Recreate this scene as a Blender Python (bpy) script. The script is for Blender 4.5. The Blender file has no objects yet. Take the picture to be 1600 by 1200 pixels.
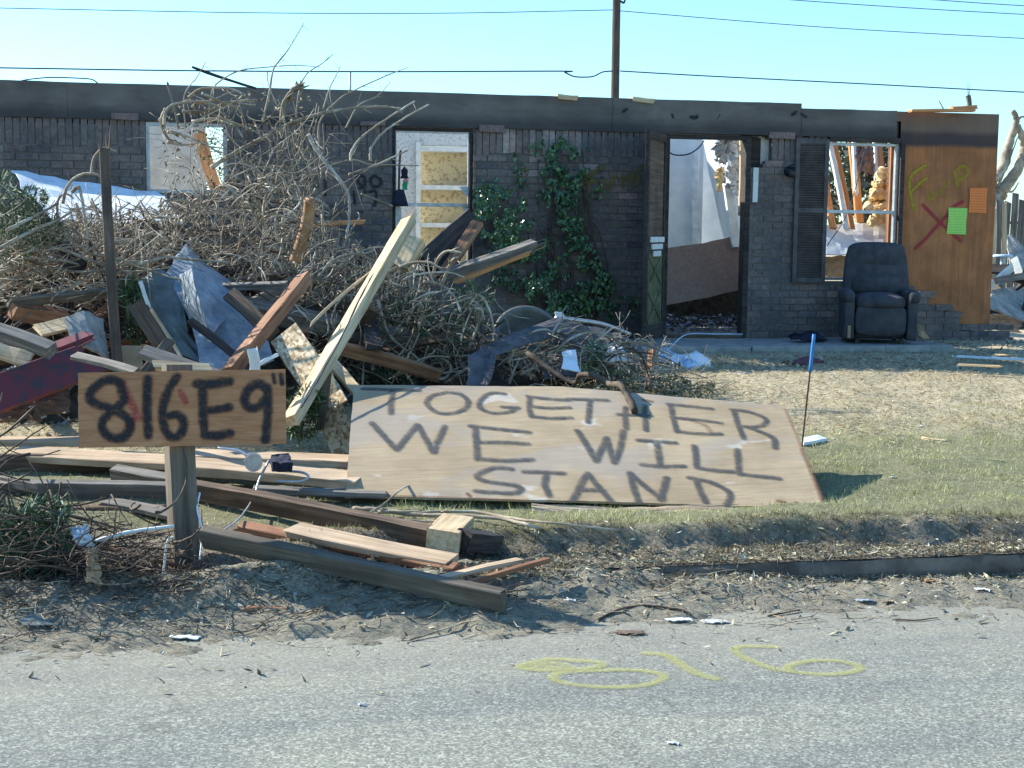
import bpy, math, random
import numpy as np
from mathutils import Vector, Matrix, noise as mnoise
R_ = math.radians
random.seed(7); rng = np.random.default_rng(11)
S = bpy.context.scene
COL = S.collection

# ------------------------------------------------------------ camera
CAMH, FPX = 1.6, 2200.0
CM = Matrix.Rotation(R_(-11), 3, 'Z') @ Matrix.Rotation(R_(90 - 6.22), 3, 'X') @ Matrix.Rotation(R_(.6), 3, 'Z')
cd = bpy.data.cameras.new('camera'); cam = bpy.data.objects.new('camera', cd); COL.objects.link(cam)
cam.matrix_world = Matrix.Translation((0, 0, CAMH)) @ CM.to_4x4()
cd.sensor_width = 36; cd.lens = 36 * FPX / 1600; cd.clip_end = 2000; cd.clip_start = .05
S.camera = cam
# ------------------------------------------------------------ light
SUN_EL = R_(31.5); SUN_AZ = (-.80, .60)          # horizontal direction towards the sun
w = bpy.data.worlds.new('World'); S.world = w; w.use_nodes = True
nt = w.node_tree; bg = nt.nodes['Background']
sky = nt.nodes.new('ShaderNodeTexSky'); sky.sky_type = 'NISHITA'; sky.sun_disc = False
sky.sun_elevation = SUN_EL; sky.sun_rotation = math.atan2(SUN_AZ[0], SUN_AZ[1])
sky.air_density = 1.2; sky.dust_density = .25; sky.ozone_density = 1.6
tint = nt.nodes.new('ShaderNodeMix'); tint.data_type = 'RGBA'; tint.blend_type = 'MULTIPLY'; tint.inputs[0].default_value = 1
tint.inputs[7].default_value = (.60, .93, 1.18, 1); nt.links.new(sky.outputs[0], tint.inputs[6]); nt.links.new(tint.outputs[2], bg.inputs[0]); bg.inputs[1].default_value = .118
sl = bpy.data.lights.new('sun', 'SUN'); so = bpy.data.objects.new('sun', sl); COL.objects.link(so)
sl.energy = 5.0; sl.angle = R_(.5); sl.color = (1, .98, .87)
dsun = Vector((SUN_AZ[0] * math.cos(SUN_EL), SUN_AZ[1] * math.cos(SUN_EL), math.sin(SUN_EL)))
so.rotation_euler = dsun.to_track_quat('Z', 'Y').to_euler(); so.location = (0, 0, 10)
S.view_settings.view_transform = 'Standard'; S.view_settings.look = 'None'
S.view_settings.exposure = 1.02; S.view_settings.gamma = 1; S.view_settings.use_curve_mapping = False

# ------------------------------------------------------------ helpers
def ray(px, py): return CM @ Vector(((px - 800) / FPX, (600 - py) / FPX, -1))
O3 = Vector((0, 0, CAMH))
def PY(px, py, Y): d = ray(px, py); return O3 + d * (Y / d.y)
def PZ(px, py, z): d = ray(px, py); return O3 + d * ((z - CAMH) / d.z)
def V3(*a): return Vector(a)

def setp(o, label=None, cat=None, group=None, kind=None):
    if label: o['label'] = label
    if cat: o['category'] = cat
    if group: o['group'] = group
    if kind: o['kind'] = kind
    return o
def mesh_np(name, V, F4, mat, parent=None, col=None, smooth=False):
    """V (n,3), F4 (m,k) numpy quads or tris"""
    me = bpy.data.meshes.new(name); V = np.asarray(V, dtype=np.float32); F4 = np.asarray(F4, dtype=np.int32)
    k = F4.shape[1]; m = F4.shape[0]
    me.vertices.add(len(V)); me.vertices.foreach_set('co', V.ravel())
    me.loops.add(m * k); me.loops.foreach_set('vertex_index', F4.ravel())
    me.polygons.add(m); me.polygons.foreach_set('loop_start', np.arange(0, m * k, k, dtype=np.int32))
    me.update(calc_edges=True)
    if col is not None:
        a = me.color_attributes.new('col', 'FLOAT_COLOR', 'POINT'); c = np.ones((len(V), 4), dtype=np.float32); c[:, :3] = col
        a.data.foreach_set('color', c.ravel())
    me.polygons.foreach_set('use_smooth', np.full(m, bool(smooth)))
    me.materials.append(mat)
    o = bpy.data.objects.new(name, me); COL.objects.link(o)
    if parent: o.parent = parent
    return o
def empty(name, loc=(0, 0, 0), **k):
    o = bpy.data.objects.new(name, None); COL.objects.link(o); o.location = loc; o.empty_display_size = .2
    return setp(o, **k)
class MB:
    def __init__(s): s.V = []; s.F = []; s.C = []
    def add(s, V, F, c=(1, 1, 1)):
        b = len(s.V); s.V += [tuple(v) for v in V]; s.F += [tuple(b + i for i in f) for f in F]; s.C += [c] * len(V)
    def box(s, c, d, rot=None, col=(1, 1, 1), jit=0):
        h = [x / 2 for x in d]; vs = []
        for i in range(8):
            v = Vector(((h[0] if i & 1 else -h[0]), (h[1] if i & 2 else -h[1]), (h[2] if i & 4 else -h[2])))
            if jit: v += Vector([random.uniform(-jit, jit) for _ in range(3)])
            if rot: v = rot @ v
            vs.append(v + Vector(c))
        s.add(vs, [(0, 2, 3, 1), (4, 5, 7, 6), (0, 1, 5, 4), (2, 6, 7, 3), (0, 4, 6, 2), (1, 3, 7, 5)], col)
    def bb(s, x0, x1, y0, y1, z0, z1, col=(1, 1, 1)): s.box(((x0 + x1) / 2, (y0 + y1) / 2, (z0 + z1) / 2), (x1 - x0, y1 - y0, z1 - z0), None, col)
    def build(s, name, mat, parent=None, smooth=False, bevel=0, colors=False):
        me = bpy.data.meshes.new(name); me.from_pydata(s.V, [], s.F); me.update()
        if colors:
            a = me.color_attributes.new('col', 'FLOAT_COLOR', 'POINT'); c = np.ones((len(s.V), 4), dtype=np.float32); c[:, :3] = s.C
            a.data.foreach_set('color', c.ravel())
        if smooth: me.polygons.foreach_set('use_smooth', [True] * len(me.polygons))
        me.materials.append(mat)
        o = bpy.data.objects.new(name, me); COL.objects.link(o)
        if parent: o.parent = parent
        if bevel:
            m = o.modifiers.new('b', 'BEVEL'); m.width = bevel; m.segments = 2; m.limit_method = 'ANGLE'
        return o

def hash2(i, j, s=0):
    n = (i * 374761393 + j * 668265263 + s * 1442695041) & 0xffffffff
    n = ((n ^ (n >> 13)) * 1274126177) & 0xffffffff
    return ((n ^ (n >> 16)) & 0xffff) / 65535.0
def vnoise(x, y, s=0):
    x = np.asarray(x, dtype=float); y = np.asarray(y, dtype=float)
    xi = np.floor(x).astype(np.int64); yi = np.floor(y).astype(np.int64); fx = x - xi; fy = y - yi
    fx = fx * fx * (3 - 2 * fx); fy = fy * fy * (3 - 2 * fy)
    a = hash2(xi, yi, s); b = hash2(xi + 1, yi, s); c = hash2(xi, yi + 1, s); d = hash2(xi + 1, yi + 1, s)
    return (a * (1 - fx) + b * fx) * (1 - fy) + (c * (1 - fx) + d * fx) * fy
def fbm(x, y, s=0, o=4): return sum(vnoise(x * 2 ** k, y * 2 ** k, s + k) / 2 ** (k + 1) for k in range(o)) * 1.07

# ------------------------------------------------------------ materials
def mat(name, build, rough=.85):
    m = bpy.data.materials.new(name); m.use_nodes = True; t = m.node_tree
    p = t.nodes['Principled BSDF']; p.inputs['Roughness'].default_value = rough; p.inputs['Specular IOR Level'].default_value = .3
    build(t, p); return m
def N(t, ty, **k):
    n = t.nodes.new('ShaderNode' + ty)
    for a, b in k.items():
        if a in n.inputs: n.inputs[a].default_value = b
        else: setattr(n, a, b)
    return n
def coords(t, scale=(1, 1, 1), out='Object', rand=False):
    tc = N(t, 'TexCoord'); mp = N(t, 'Mapping'); mp.inputs['Scale'].default_value = scale
    t.links.new(tc.outputs[out], mp.inputs[0])
    if rand:
        oi = N(t, 'ObjectInfo'); v = N(t, 'VectorMath', operation='SCALE'); v.inputs[0].default_value = (17, 31, 23)
        t.links.new(oi.outputs['Random'], v.inputs['Scale']); t.links.new(v.outputs[0], mp.inputs['Location'])
    return mp.outputs[0]
def nz(t, vec, scale=5, detail=6, rough=.6, dist=0):
    n = N(t, 'TexNoise'); n.inputs['Scale'].default_value = scale; n.inputs['Detail'].default_value = detail
    n.inputs['Roughness'].default_value = rough; n.inputs['Distortion'].default_value = dist
    t.links.new(vec, n.inputs['Vector']); return n.outputs['Fac']
def ramp(t, fac, stops):
    r = N(t, 'ValToRGB'); e = r.color_ramp.elements
    while len(e) < len(stops): e.new(.5)
    for i, (p, c) in enumerate(stops):
        e[i].position = p; e[i].color = (*c, 1) if len(c) == 3 else c
    t.links.new(fac, r.inputs[0]); return r.outputs[0]
def mix(t, f, a, b, mode='MIX'):
    m = N(t, 'Mix', data_type='RGBA', blend_type=mode)
    for i, x in ((0, f), (6, a), (7, b)):
        if isinstance(x, (int, float)): m.inputs[i].default_value = x
        elif isinstance(x, tuple): m.inputs[i].default_value = (*x, 1) if len(x) == 3 else x
        else: t.links.new(x, m.inputs[i])
    return m.outputs[2]
def bump(t, p, h, s=.4, d=.01):
    b = N(t, 'Bump'); b.inputs['Strength'].default_value = s; b.inputs['Distance'].default_value = d
    t.links.new(h, b.inputs['Height']); t.links.new(b.outputs[0], p.inputs['Normal'])
def BW(v): return (v, v, v)
def woodmat(name, dark, mid, light, stain=.5, grain=(1.6, 34, 34), rough=.8):
    def f(t, p):
        v = coords(t, grain, rand=True); n = nz(t, v, 1, 8, .65, .6)
        c = ramp(t, n, [(.3, dark), (.5, mid), (.68, light)])
        v2 = coords(t, (1, 1, 1), rand=True); n2 = nz(t, v2, 3.5, 5, .6)
        c = mix(t, stain, c, mix(t, 1.0, c, ramp(t, n2, [(.35, BW(.35)), (.6, BW(1))]), 'MULTIPLY'))
        t.links.new(c, p.inputs['Base Color']); bump(t, p, n, .5, .004)
    return mat(name, f, rough)
M = {}
M['wood_pale'] = woodmat('pale splintered pine', (.36, .23, .12), (.60, .44, .26), (.72, .57, .37), .3)
M['wood_peach'] = woodmat('fresh peach lumber', (.36, .23, .135), (.52, .37, .24), (.62, .47, .33), .4)
M['wood_red'] = woodmat('red brown lumber', (.13, .05, .028), (.30, .14, .075), (.42, .24, .13), .5)
M['wood_brown'] = woodmat('brown weathered lumber', (.06, .038, .025), (.14, .09, .06), (.24, .16, .11), .6)
M['wood_grey'] = woodmat('grey weathered lumber', (.09, .08, .07), (.19, .165, .14), (.31, .27, .23), .5)
M['wood_post'] = woodmat('grey brown post', (.085, .066, .047), (.15, .12, .09), (.23, .19, .145), .5)
M['wood_dark'] = woodmat('dark stained lumber', (.02, .016, .015), (.055, .042, .038), (.10, .075, .06), .5)
M['wood_orange'] = woodmat('orange stud', (.42, .15, .05), (.60, .26, .10), (.68, .36, .17), .2)
M['bark'] = woodmat('stripped twig bark', (.12, .082, .052), (.36, .285, .20), (.70, .63, .51), .4, (3, 3, 3))
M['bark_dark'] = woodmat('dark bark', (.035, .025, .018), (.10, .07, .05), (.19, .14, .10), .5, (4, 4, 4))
M['bark_orange'] = woodmat('torn orange limb', (.20, .10, .045), (.40, .21, .10), (.50, .32, .18), .4, (4, 4, 4))
def _attr(spec_rough=.85, bumpy=0, trans=0):
    def f(t, p):
        a = N(t, 'VertexColor', layer_name='col'); n = nz(t, coords(t), 30, 5, .7)
        c = mix(t, 1.0, a.outputs[0], ramp(t, n, [(.3, BW(.62)), (.7, BW(1.25))]), 'MULTIPLY')
        t.links.new(c, p.inputs['Base Color'])
        if bumpy: bump(t, p, n, bumpy, .004)
    return f
def f_brick(t, p):
    _attr(.9, .5)(t, p); src = p.inputs['Base Color'].links[0].from_socket; b = nz(t, coords(t), 1.5, 7, .65); b2 = nz(t, coords(t), 7, 5, .7)
    c = mix(t, 1., src, ramp(t, b, [(.34, (.74, .74, .80)), (.5, (1.15, 1.12, 1.1)), (.64, (1.65, 1.46, 1.32))]), 'MULTIPLY'); c = mix(t, ramp(t, b2, [(.62, BW(0)), (.70, BW(.5))]), c, (.25, .22, .20)); t.links.new(c, p.inputs['Base Color'])
M['brick'] = mat('worn brick', f_brick, .9)
M['blade'] = mat('grass blade', _attr(), .8)
def add_trans(m, f):
    t = m.node_tree; p = t.nodes['Principled BSDF']; out = t.nodes['Material Output']; tr = N(t, 'BsdfTranslucent'); ms = N(t, 'MixShader'); ms.inputs[0].default_value = f
    t.links.new(p.inputs['Base Color'].links[0].from_socket, tr.inputs['Color']); t.links.new(p.outputs[0], ms.inputs[1]); t.links.new(tr.outputs[0], ms.inputs[2]); t.links.new(ms.outputs[0], out.inputs['Surface'])
add_trans(M['blade'], .45)
M['leaf'] = mat('ivy leaf', _attr(), .32); M['leaf'].node_tree.nodes['Principled BSDF'].inputs['Specular IOR Level'].default_value = .6
M['litter'] = mat('litter flake', _attr(), .9)
M['fabric'] = None
def simple(name, a, b, scale=6, rough=.8, bs=.2, metallic=0, detail=6, lo=.35, hi=.65, grain=(1, 1, 1)):
    def f(t, p):
        n = nz(t, coords(t, grain), scale, detail, .62); c = ramp(t, n, [(lo, a), (hi, b)])
        t.links.new(c, p.inputs['Base Color']); p.inputs['Metallic'].default_value = metallic
        if bs: bump(t, p, n, bs, .01)
    return mat(name, f, rough)
M['mortar'] = simple('mortar', (.115, .098, .09), (.185, .16, .148), 18, .95, .4)
M['fabric'] = simple('navy plush', (.045, .042, .046), (.082, .076, .080), 7, .95, .15)
M['concrete'] = simple('concrete', (.22, .21, .20), (.36, .345, .32), 9, .9, .25)
M['curb'] = simple('dirty curb', (.10, .072, .056), (.24, .185, .145), 7, .95, .5)
M['drywall'] = simple('white drywall', (.62, .63, .62), (.76, .76, .74), 5, .9, .1)
M['speck'] = simple('textured white wall', (.30, .30, .28), (.62, .61, .58), 40, .9, .3, lo=.3, hi=.5)
M['plaster'] = simple('dusty plaster', (.22, .21, .19), (.42, .40, .36), 9, .95, .3)
M['drywall_warm'] = simple('dusty wall', (.42, .40, .36), (.58, .56, .52), 4, .9, .1)
M['white_paint'] = simple('white trim paint', (.60, .60, .55), (.78, .78, .74), 12, .6, .1)
M['panel_brown'] = simple('brown hardboard', (.20, .125, .095), (.27, .175, .135), 30, .8, .05)
M['blue_metal'] = simple('galvanised duct metal', (.12, .15, .19), (.30, .345, .39), 9, .5, .12, .15, lo=.3, hi=.6)
M['green_metal'] = simple('dull grey green metal', (.12, .14, .13), (.22, .24, .22), 5, .5, .2, .4)
M['alu'] = simple('window aluminium', (.35, .35, .36), (.55, .55, .55), 14, .45, .1, .6)
M['tarp'] = simple('grey roofing felt', (.06, .056, .06), (.14, .13, .135), 8, .9, .4)
M['tarp_white'] = simple('white sheeting', (.55, .58, .62), (.80, .82, .84), 4, .6, .3)
M['plastic_white'] = simple('white plastic bag', (.6, .64, .70), (.85, .86, .88), 5, .4, .3)
M['plastic_blue'] = simple('pale blue plastic', (.25, .40, .60), (.60, .70, .80), 5, .4, .3)
M['red_paint'] = simple('peeling red paint', (.075, .05, .06), (.17, .04, .05), 11, .7, .4, lo=.4, hi=.52)
M['insul'] = simple('yellow insulation', (.68, .42, .16), (.88, .72, .44), 14, 1, .8)
M['foil'] = simple('crumpled foil', (.35, .36, .38), (.7, .7, .72), 18, .4, .8, .5)
M['tyre'] = simple('black rubber', (.015, .015, .016), (.045, .043, .042), 12, .8, .2)
M['tub'] = simple('grey plastic tub', (.10, .11, .10), (.20, .21, .19), 8, .5, .1)
M['card'] = simple('cardboard', (.33, .20, .10), (.46, .30, .17), 6, .9, .1)
M['blue_plastic'] = simple('blue flag tape', (.03, .16, .42), (.05, .24, .55), 5, .6, 0)
M['rust'] = simple('rusty rod', (.06, .03, .02), (.14, .07, .04), 20, .8, 0)
M['wire'] = simple('cable', (.008, .014, .04), (.02, .03, .07), 8, .6, 0)
M['pole'] = simple('creosote pole', (.055, .042, .036), (.105, .082, .07), 5, .9, .2, grain=(4, 4, .4))
M['lampm'] = simple('dark lamp metal', (.02, .02, .025), (.06, .06, .07), 10, .5, 0, .4)
M['glass_l'] = simple('clouded glass', (.35, .4, .42), (.5, .55, .56), 4, .15, 0)
M['black'] = simple('black cloth', (.012, .013, .025), (.03, .032, .06), 10, .9, .2)
M['green_cloth'] = simple('green cloth', (.02, .22, .10), (.04, .32, .15), 10, .9, 0)
M['skin_pink'] = simple('pink patch', (.5, .22, .18), (.6, .3, .25), 10, .8, 0)
M['dryleaf'] = mat('dry leaf', _attr(), .7)
def f_notice(c1):
    def f(t, p):
        v = coords(t, (1, 1, 1)); wv = N(t, 'TexWave', bands_direction='Z'); wv.inputs['Scale'].default_value = 11; wv.inputs['Distortion'].default_value = 0
        t.links.new(v, wv.inputs['Vector']); n = nz(t, coords(t, (60, 60, 1)), 2, 3)
        a = ramp(t, wv.outputs['Fac'], [(.62, BW(0)), (.72, BW(1))]); b = ramp(t, n, [(.45, BW(0)), (.5, BW(1))])
        m = mix(t, 1.0, a, b, 'MULTIPLY'); m2 = mix(t, .35, BW(0), m)
        t.links.new(mix(t, m2, c1, tuple(x * .25 for x in c1)), p.inputs['Base Color'])
    return f
M['green_paper'] = mat('green paper', f_notice((.40, .72, .16)), .9)
M['orange_paper'] = mat('orange paper', f_notice((.85, .24, .07)), .9)
def ply(name, a, b, c, dirty=.5, vertical=False, patches=True):
    def f(t, p):
        g = (48, 48, 3) if vertical else (3, 48, 48)
        v = coords(t, g); n = nz(t, v, 1, 8, .6, 1.2); cc = ramp(t, n, [(.28, a), (.5, b), (.72, c)])
        n2 = nz(t, coords(t), 2.2, 5, .6); cc = mix(t, dirty, cc, mix(t, 1.0, cc, ramp(t, n2, [(.35, (.5, .47, .45)), (.62, BW(1))]), 'MULTIPLY'))
        if patches:
            n3 = nz(t, coords(t, (1, 1.6, 1)), 3.1, 3, .5); cc = mix(t, ramp(t, n3, [(.64, BW(0)), (.68, BW(.5))]), cc, (.66, .61, .54))
            n4 = nz(t, coords(t, (.8, 1.6, 1)), 1.1, 5, .6); cc = mix(t, ramp(t, n4, [(.52, BW(0)), (.58, BW(.5))]), cc, (.34, .29, .25))
        t.links.new(cc, p.inputs['Base Color']); bump(t, p, n, .25, .003)
    return mat(name, f, .8)
M['ply_sheet'] = ply('plywood sheet', (.39, .275, .165), (.47, .345, .21), (.52, .40, .26), .5)
M['ply_sign'] = ply('orange plywood', (.38, .165, .075), (.52, .235, .11), (.60, .30, .155), .45, patches=False)
def f_panel(t, p):
    n = nz(t, coords(t, (22, 22, 1.3)), 1, 8, .6, 1.2); cc = ramp(t, n, [(.28, (.36, .13, .048)), (.5, (.46, .172, .064)), (.72, (.52, .21, .088))])
    n2 = nz(t, coords(t), 3.2, 6, .65); cc = mix(t, .7, cc, mix(t, 1.0, cc, ramp(t, n2, [(.35, (.5, .52, .62)), (.62, BW(1))]), 'MULTIPLY'))
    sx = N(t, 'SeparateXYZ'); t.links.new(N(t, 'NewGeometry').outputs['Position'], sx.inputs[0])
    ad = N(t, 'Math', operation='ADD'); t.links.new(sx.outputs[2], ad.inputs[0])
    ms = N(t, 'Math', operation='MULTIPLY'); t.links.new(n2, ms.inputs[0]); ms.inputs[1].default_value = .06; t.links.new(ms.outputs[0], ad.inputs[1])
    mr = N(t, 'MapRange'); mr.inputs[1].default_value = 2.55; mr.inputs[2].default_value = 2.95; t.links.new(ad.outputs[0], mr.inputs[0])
    top_band = ramp(t, mr.outputs[0], [(.0, BW(0)), (.12, BW(.95)), (.38, BW(.9)), (.6, BW(.8)), (1, BW(.78))])  # dark band across the panel top, grey brown above it
    cc = mix(t, top_band, cc, ramp(t, mr.outputs[0], [(.36, (.055, .048, .05)), (.5, (.15, .12, .10))])); t.links.new(cc, p.inputs['Base Color']); bump(t, p, n, .3, .003)
M['panel'] = mat('mottled orange plywood panel', f_panel, .85)
def f_fascia(t, p):
    n = nz(t, coords(t, (2, 20, 6)), 1.3, 8, .6, .5); n2 = nz(t, coords(t), 1.4, 6, .6)
    cc = ramp(t, n, [(.3, (.135, .112, .098)), (.7, (.215, .18, .155))])
    cc = mix(t, .6, cc, mix(t, 1., cc, ramp(t, n2, [(.35, BW(.55)), (.65, BW(1.15))]), 'MULTIPLY'))
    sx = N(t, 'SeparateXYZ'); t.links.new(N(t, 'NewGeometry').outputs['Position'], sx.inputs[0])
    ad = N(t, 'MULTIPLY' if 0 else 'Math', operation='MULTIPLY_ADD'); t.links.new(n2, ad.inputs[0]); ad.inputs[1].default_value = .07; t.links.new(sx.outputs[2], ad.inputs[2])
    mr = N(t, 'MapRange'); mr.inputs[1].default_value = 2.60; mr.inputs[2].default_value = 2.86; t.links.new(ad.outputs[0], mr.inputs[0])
    cc = mix(t, ramp(t, mr.outputs[0], [(0, BW(.8)), (.4, BW(.62)), (.75, BW(0))]), cc, (.030, .030, .036))  # board gets darker towards its bottom
    t.links.new(cc, p.inputs['Base Color']); bump(t, p, n, .3, .004)
M['fascia'] = mat('dark bottomed fascia', f_fascia, .9)
def f_osb(t, p):
    v = N(t, 'TexVoronoi'); v.inputs['Scale'].default_value = 1; v.inputs['Randomness'].default_value = 1
    t.links.new(coords(t, (38, 60, 38), rand=True), v.inputs['Vector'])
    sc = N(t, 'SeparateColor'); t.links.new(v.outputs['Color'], sc.inputs[0])
    t.links.new(ramp(t, sc.outputs[0], [(.1, (.30, .19, .10)), (.5, (.55, .42, .26)), (.9, (.70, .58, .40))]), p.inputs['Base Color'])
    bump(t, p, sc.outputs[1], .5, .004)
M['osb'] = mat('strand board', f_osb, .85)
def f_asph(t, p):
    v = coords(t); a = nz(t, v, 95, 3, .8); vo = N(t, 'TexVoronoi'); vo.inputs['Scale'].default_value = 125; t.links.new(v, vo.inputs['Vector'])
    sc = N(t, 'SeparateColor'); t.links.new(vo.outputs['Color'], sc.inputs[0])
    c = ramp(t, sc.outputs[0], [(.0, (.13, .13, .115)), (.45, (.195, .195, .17)), (.8, (.26, .26, .225)), (1, (.38, .375, .32))])
    big = nz(t, coords(t, (.35, 1.5, 1)), 1.3, 8, .65, .8); c = mix(t, 1., c, ramp(t, big, [(.36, (.80, .82, .86)), (.5, (.97, .97, .96)), (.64, (1.14, 1.13, 1.05))]), 'MULTIPLY')
    st_ = nz(t, coords(t, (1, 2.2, 1), rand=True), 3.3, 7, .75); c = mix(t, 1., c, ramp(t, st_, [(.3, BW(.82)), (.42, BW(1))]), 'MULTIPLY')
    ck = N(t, 'TexVoronoi', feature='DISTANCE_TO_EDGE'); ck.inputs['Scale'].default_value = .42
    wv_ = N(t, 'VectorMath', operation='ADD'); nn_ = N(t, 'TexNoise'); nn_.inputs['Scale'].default_value = 2.2; nn_.inputs['Detail'].default_value = 7; t.links.new(v, nn_.inputs['Vector']); t.links.new(v, wv_.inputs[0]); t.links.new(nn_.outputs['Color'], wv_.inputs[1]); t.links.new(wv_.outputs[0], ck.inputs['Vector'])
    c = mix(t, 1., c, ramp(t, ck.outputs['Distance'], [(.0, BW(.72)), (.0035, BW(.9)), (.007, BW(1))]), 'MULTIPLY')
    # dusty band next to the kerb
    sx = N(t, 'SeparateXYZ'); t.links.new(N(t, 'NewGeometry').outputs['Position'], sx.inputs[0])
    md = N(t, 'Math', operation='MULTIPLY_ADD'); t.links.new(nz(t, coords(t, (1, 2, 1)), 2.2, 6, .7), md.inputs[0]); md.inputs[1].default_value = 1.5; t.links.new(sx.outputs[1], md.inputs[2])
    mr = N(t, 'MapRange'); mr.inputs[1].default_value = 5.3; mr.inputs[2].default_value = 6.7; t.links.new(md.outputs[0], mr.inputs[0])
    c = mix(t, ramp(t, mr.outputs[0], [(0, BW(0)), (1, BW(.8))]), c, (.30, .27, .205))
    t.links.new(c, p.inputs['Base Color'])
    mm = N(t, 'Math', operation='ADD'); t.links.new(a, mm.inputs[0]); t.links.new(sc.outputs[0], mm.inputs[1]); bump(t, p, mm.outputs[0], .38, .004)
M['asphalt'] = mat('coarse chip asphalt', f_asph, .95)
def f_dirt(t, p):
    v = coords(t); a = nz(t, coords(t, (1, 1.6, 1)), 48, 8, .8); b = nz(t, v, 2.6, 5, .6)
    c = ramp(t, a, [(.32, (.12, .10, .075)), (.5, (.29, .265, .205)), (.68, (.47, .43, .34))])
    c = mix(t, .6, c, mix(t, 1., c, ramp(t, b, [(.35, (.6, .58, .55)), (.65, (1.15, 1.1, 1))]), 'MULTIPLY'))
    t.links.new(c, p.inputs['Base Color']); bump(t, p, a, .8, .02)
M['dirt'] = mat('gutter dirt', f_dirt, .95)
def f_lawn(t, p):
    v = coords(t); a = nz(t, v, 30, 8, .75); b = nz(t, v, 1.1, 5, .6)
    g = ramp(t, a, [(.3, (.11, .105, .055)), (.7, (.28, .26, .15))]); s = ramp(t, a, [(.3, (.32, .25, .165)), (.7, (.60, .52, .35))])
    sx = N(t, 'SeparateXYZ'); t.links.new(N(t, 'NewGeometry').outputs['Position'], sx.inputs[0])
    md = N(t, 'Math', operation='MULTIPLY_ADD'); t.links.new(b, md.inputs[0]); md.inputs[1].default_value = 2.2; t.links.new(sx.outputs[1], md.inputs[2])
    mr = N(t, 'MapRange'); mr.inputs[1].default_value = 9.4; mr.inputs[2].default_value = 10.4; t.links.new(md.outputs[0], mr.inputs[0])
    xr = N(t, 'MapRange'); t.links.new(sx.outputs[0], xr.inputs[0]); xr.inputs[1].default_value = .7; xr.inputs[2].default_value = -.1; xr.inputs[3].default_value = 0; xr.inputs[4].default_value = -.55
    a1 = N(t, 'Math', operation='MULTIPLY_ADD'); t.links.new(nz(t, v, 5, 5, .7), a1.inputs[0]); a1.inputs[1].default_value = .3; t.links.new(sx.outputs[1], a1.inputs[2])
    a2 = N(t, 'Math', operation='ADD'); t.links.new(a1.outputs[0], a2.inputs[0]); t.links.new(xr.outputs[0], a2.inputs[1])
    m2 = N(t, 'MapRange'); t.links.new(a2.outputs[0], m2.inputs[0]); m2.inputs[1].default_value = 6.48; m2.inputs[2].default_value = 6.58
    dcol = ramp(t, a, [(.3, (.08, .064, .046)), (.5, (.20, .165, .12)), (.72, (.36, .31, .23))])
    t.links.new(mix(t, m2.outputs[0], dcol, mix(t, mr.outputs[0], g, s)), p.inputs['Base Color']); bump(t, p, a, .8, .02)
M['lawn'] = mat('lawn soil', f_lawn, .95)
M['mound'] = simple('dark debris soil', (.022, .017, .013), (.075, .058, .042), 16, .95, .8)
M['juniper'] = mat('juniper needles', _attr(), .6)
def f_news(t, p):
    v = coords(t, (7, 1, 5)); b = N(t, 'TexBrick'); b.inputs['Scale'].default_value = 1.0; t.links.new(v, b.inputs['Vector'])
    n = nz(t, coords(t), 22, 6, .8); c = ramp(t, n, [(.4, (.50, .40, .22)), (.5, (.62, .52, .32)), (.56, (.34, .24, .12))])
    t.links.new(c, p.inputs['Base Color'])
M['news'] = mat('printed tan wallpaper', f_news, .8)
def paintmat(name, colr, breakup=.25, scale=60):
    m = bpy.data.materials.new(name); m.use_nodes = True; t = m.node_tree; p = t.nodes['Principled BSDF']; out = t.nodes['Material Output']
    p.inputs['Base Color'].default_value = (*colr, 1); p.inputs['Roughness'].default_value = .75
    a = N(t, 'VertexColor', layer_name='col'); n = nz(t, coords(t), scale, 4, .7); r = ramp(t, n, [(.5 - breakup, BW(0)), (.5 + breakup * .2 + .001, BW(1))])
    mlt = mix(t, 1., a.outputs[0], r, 'MULTIPLY'); tr = N(t, 'BsdfTransparent'); ms = N(t, 'MixShader')
    t.links.new(mlt, ms.inputs[0]); t.links.new(tr.outputs[0], ms.inputs[1]); t.links.new(p.outputs[0], ms.inputs[2]); t.links.new(ms.outputs[0], out.inputs[0])
    return m
M['spray_black'] = paintmat('black spray paint', (.012, .012, .016), .40)
M['spray_grey'] = paintmat('thin black spray paint', (.065, .065, .065), .42, 30)
M['spray_yellow'] = paintmat('yellow spray paint', (.46, .44, .12), .33, 90)
M['spray_yellow2'] = paintmat('faint yellow spray paint', (.42, .30, .01), .3, 30)
M['spray_yellow3'] = paintmat('worn yellow spray paint', (.20, .15, .02), .34, 18)
M['spray_red'] = paintmat('red spray paint', (.42, .02, .04), .3)

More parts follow.
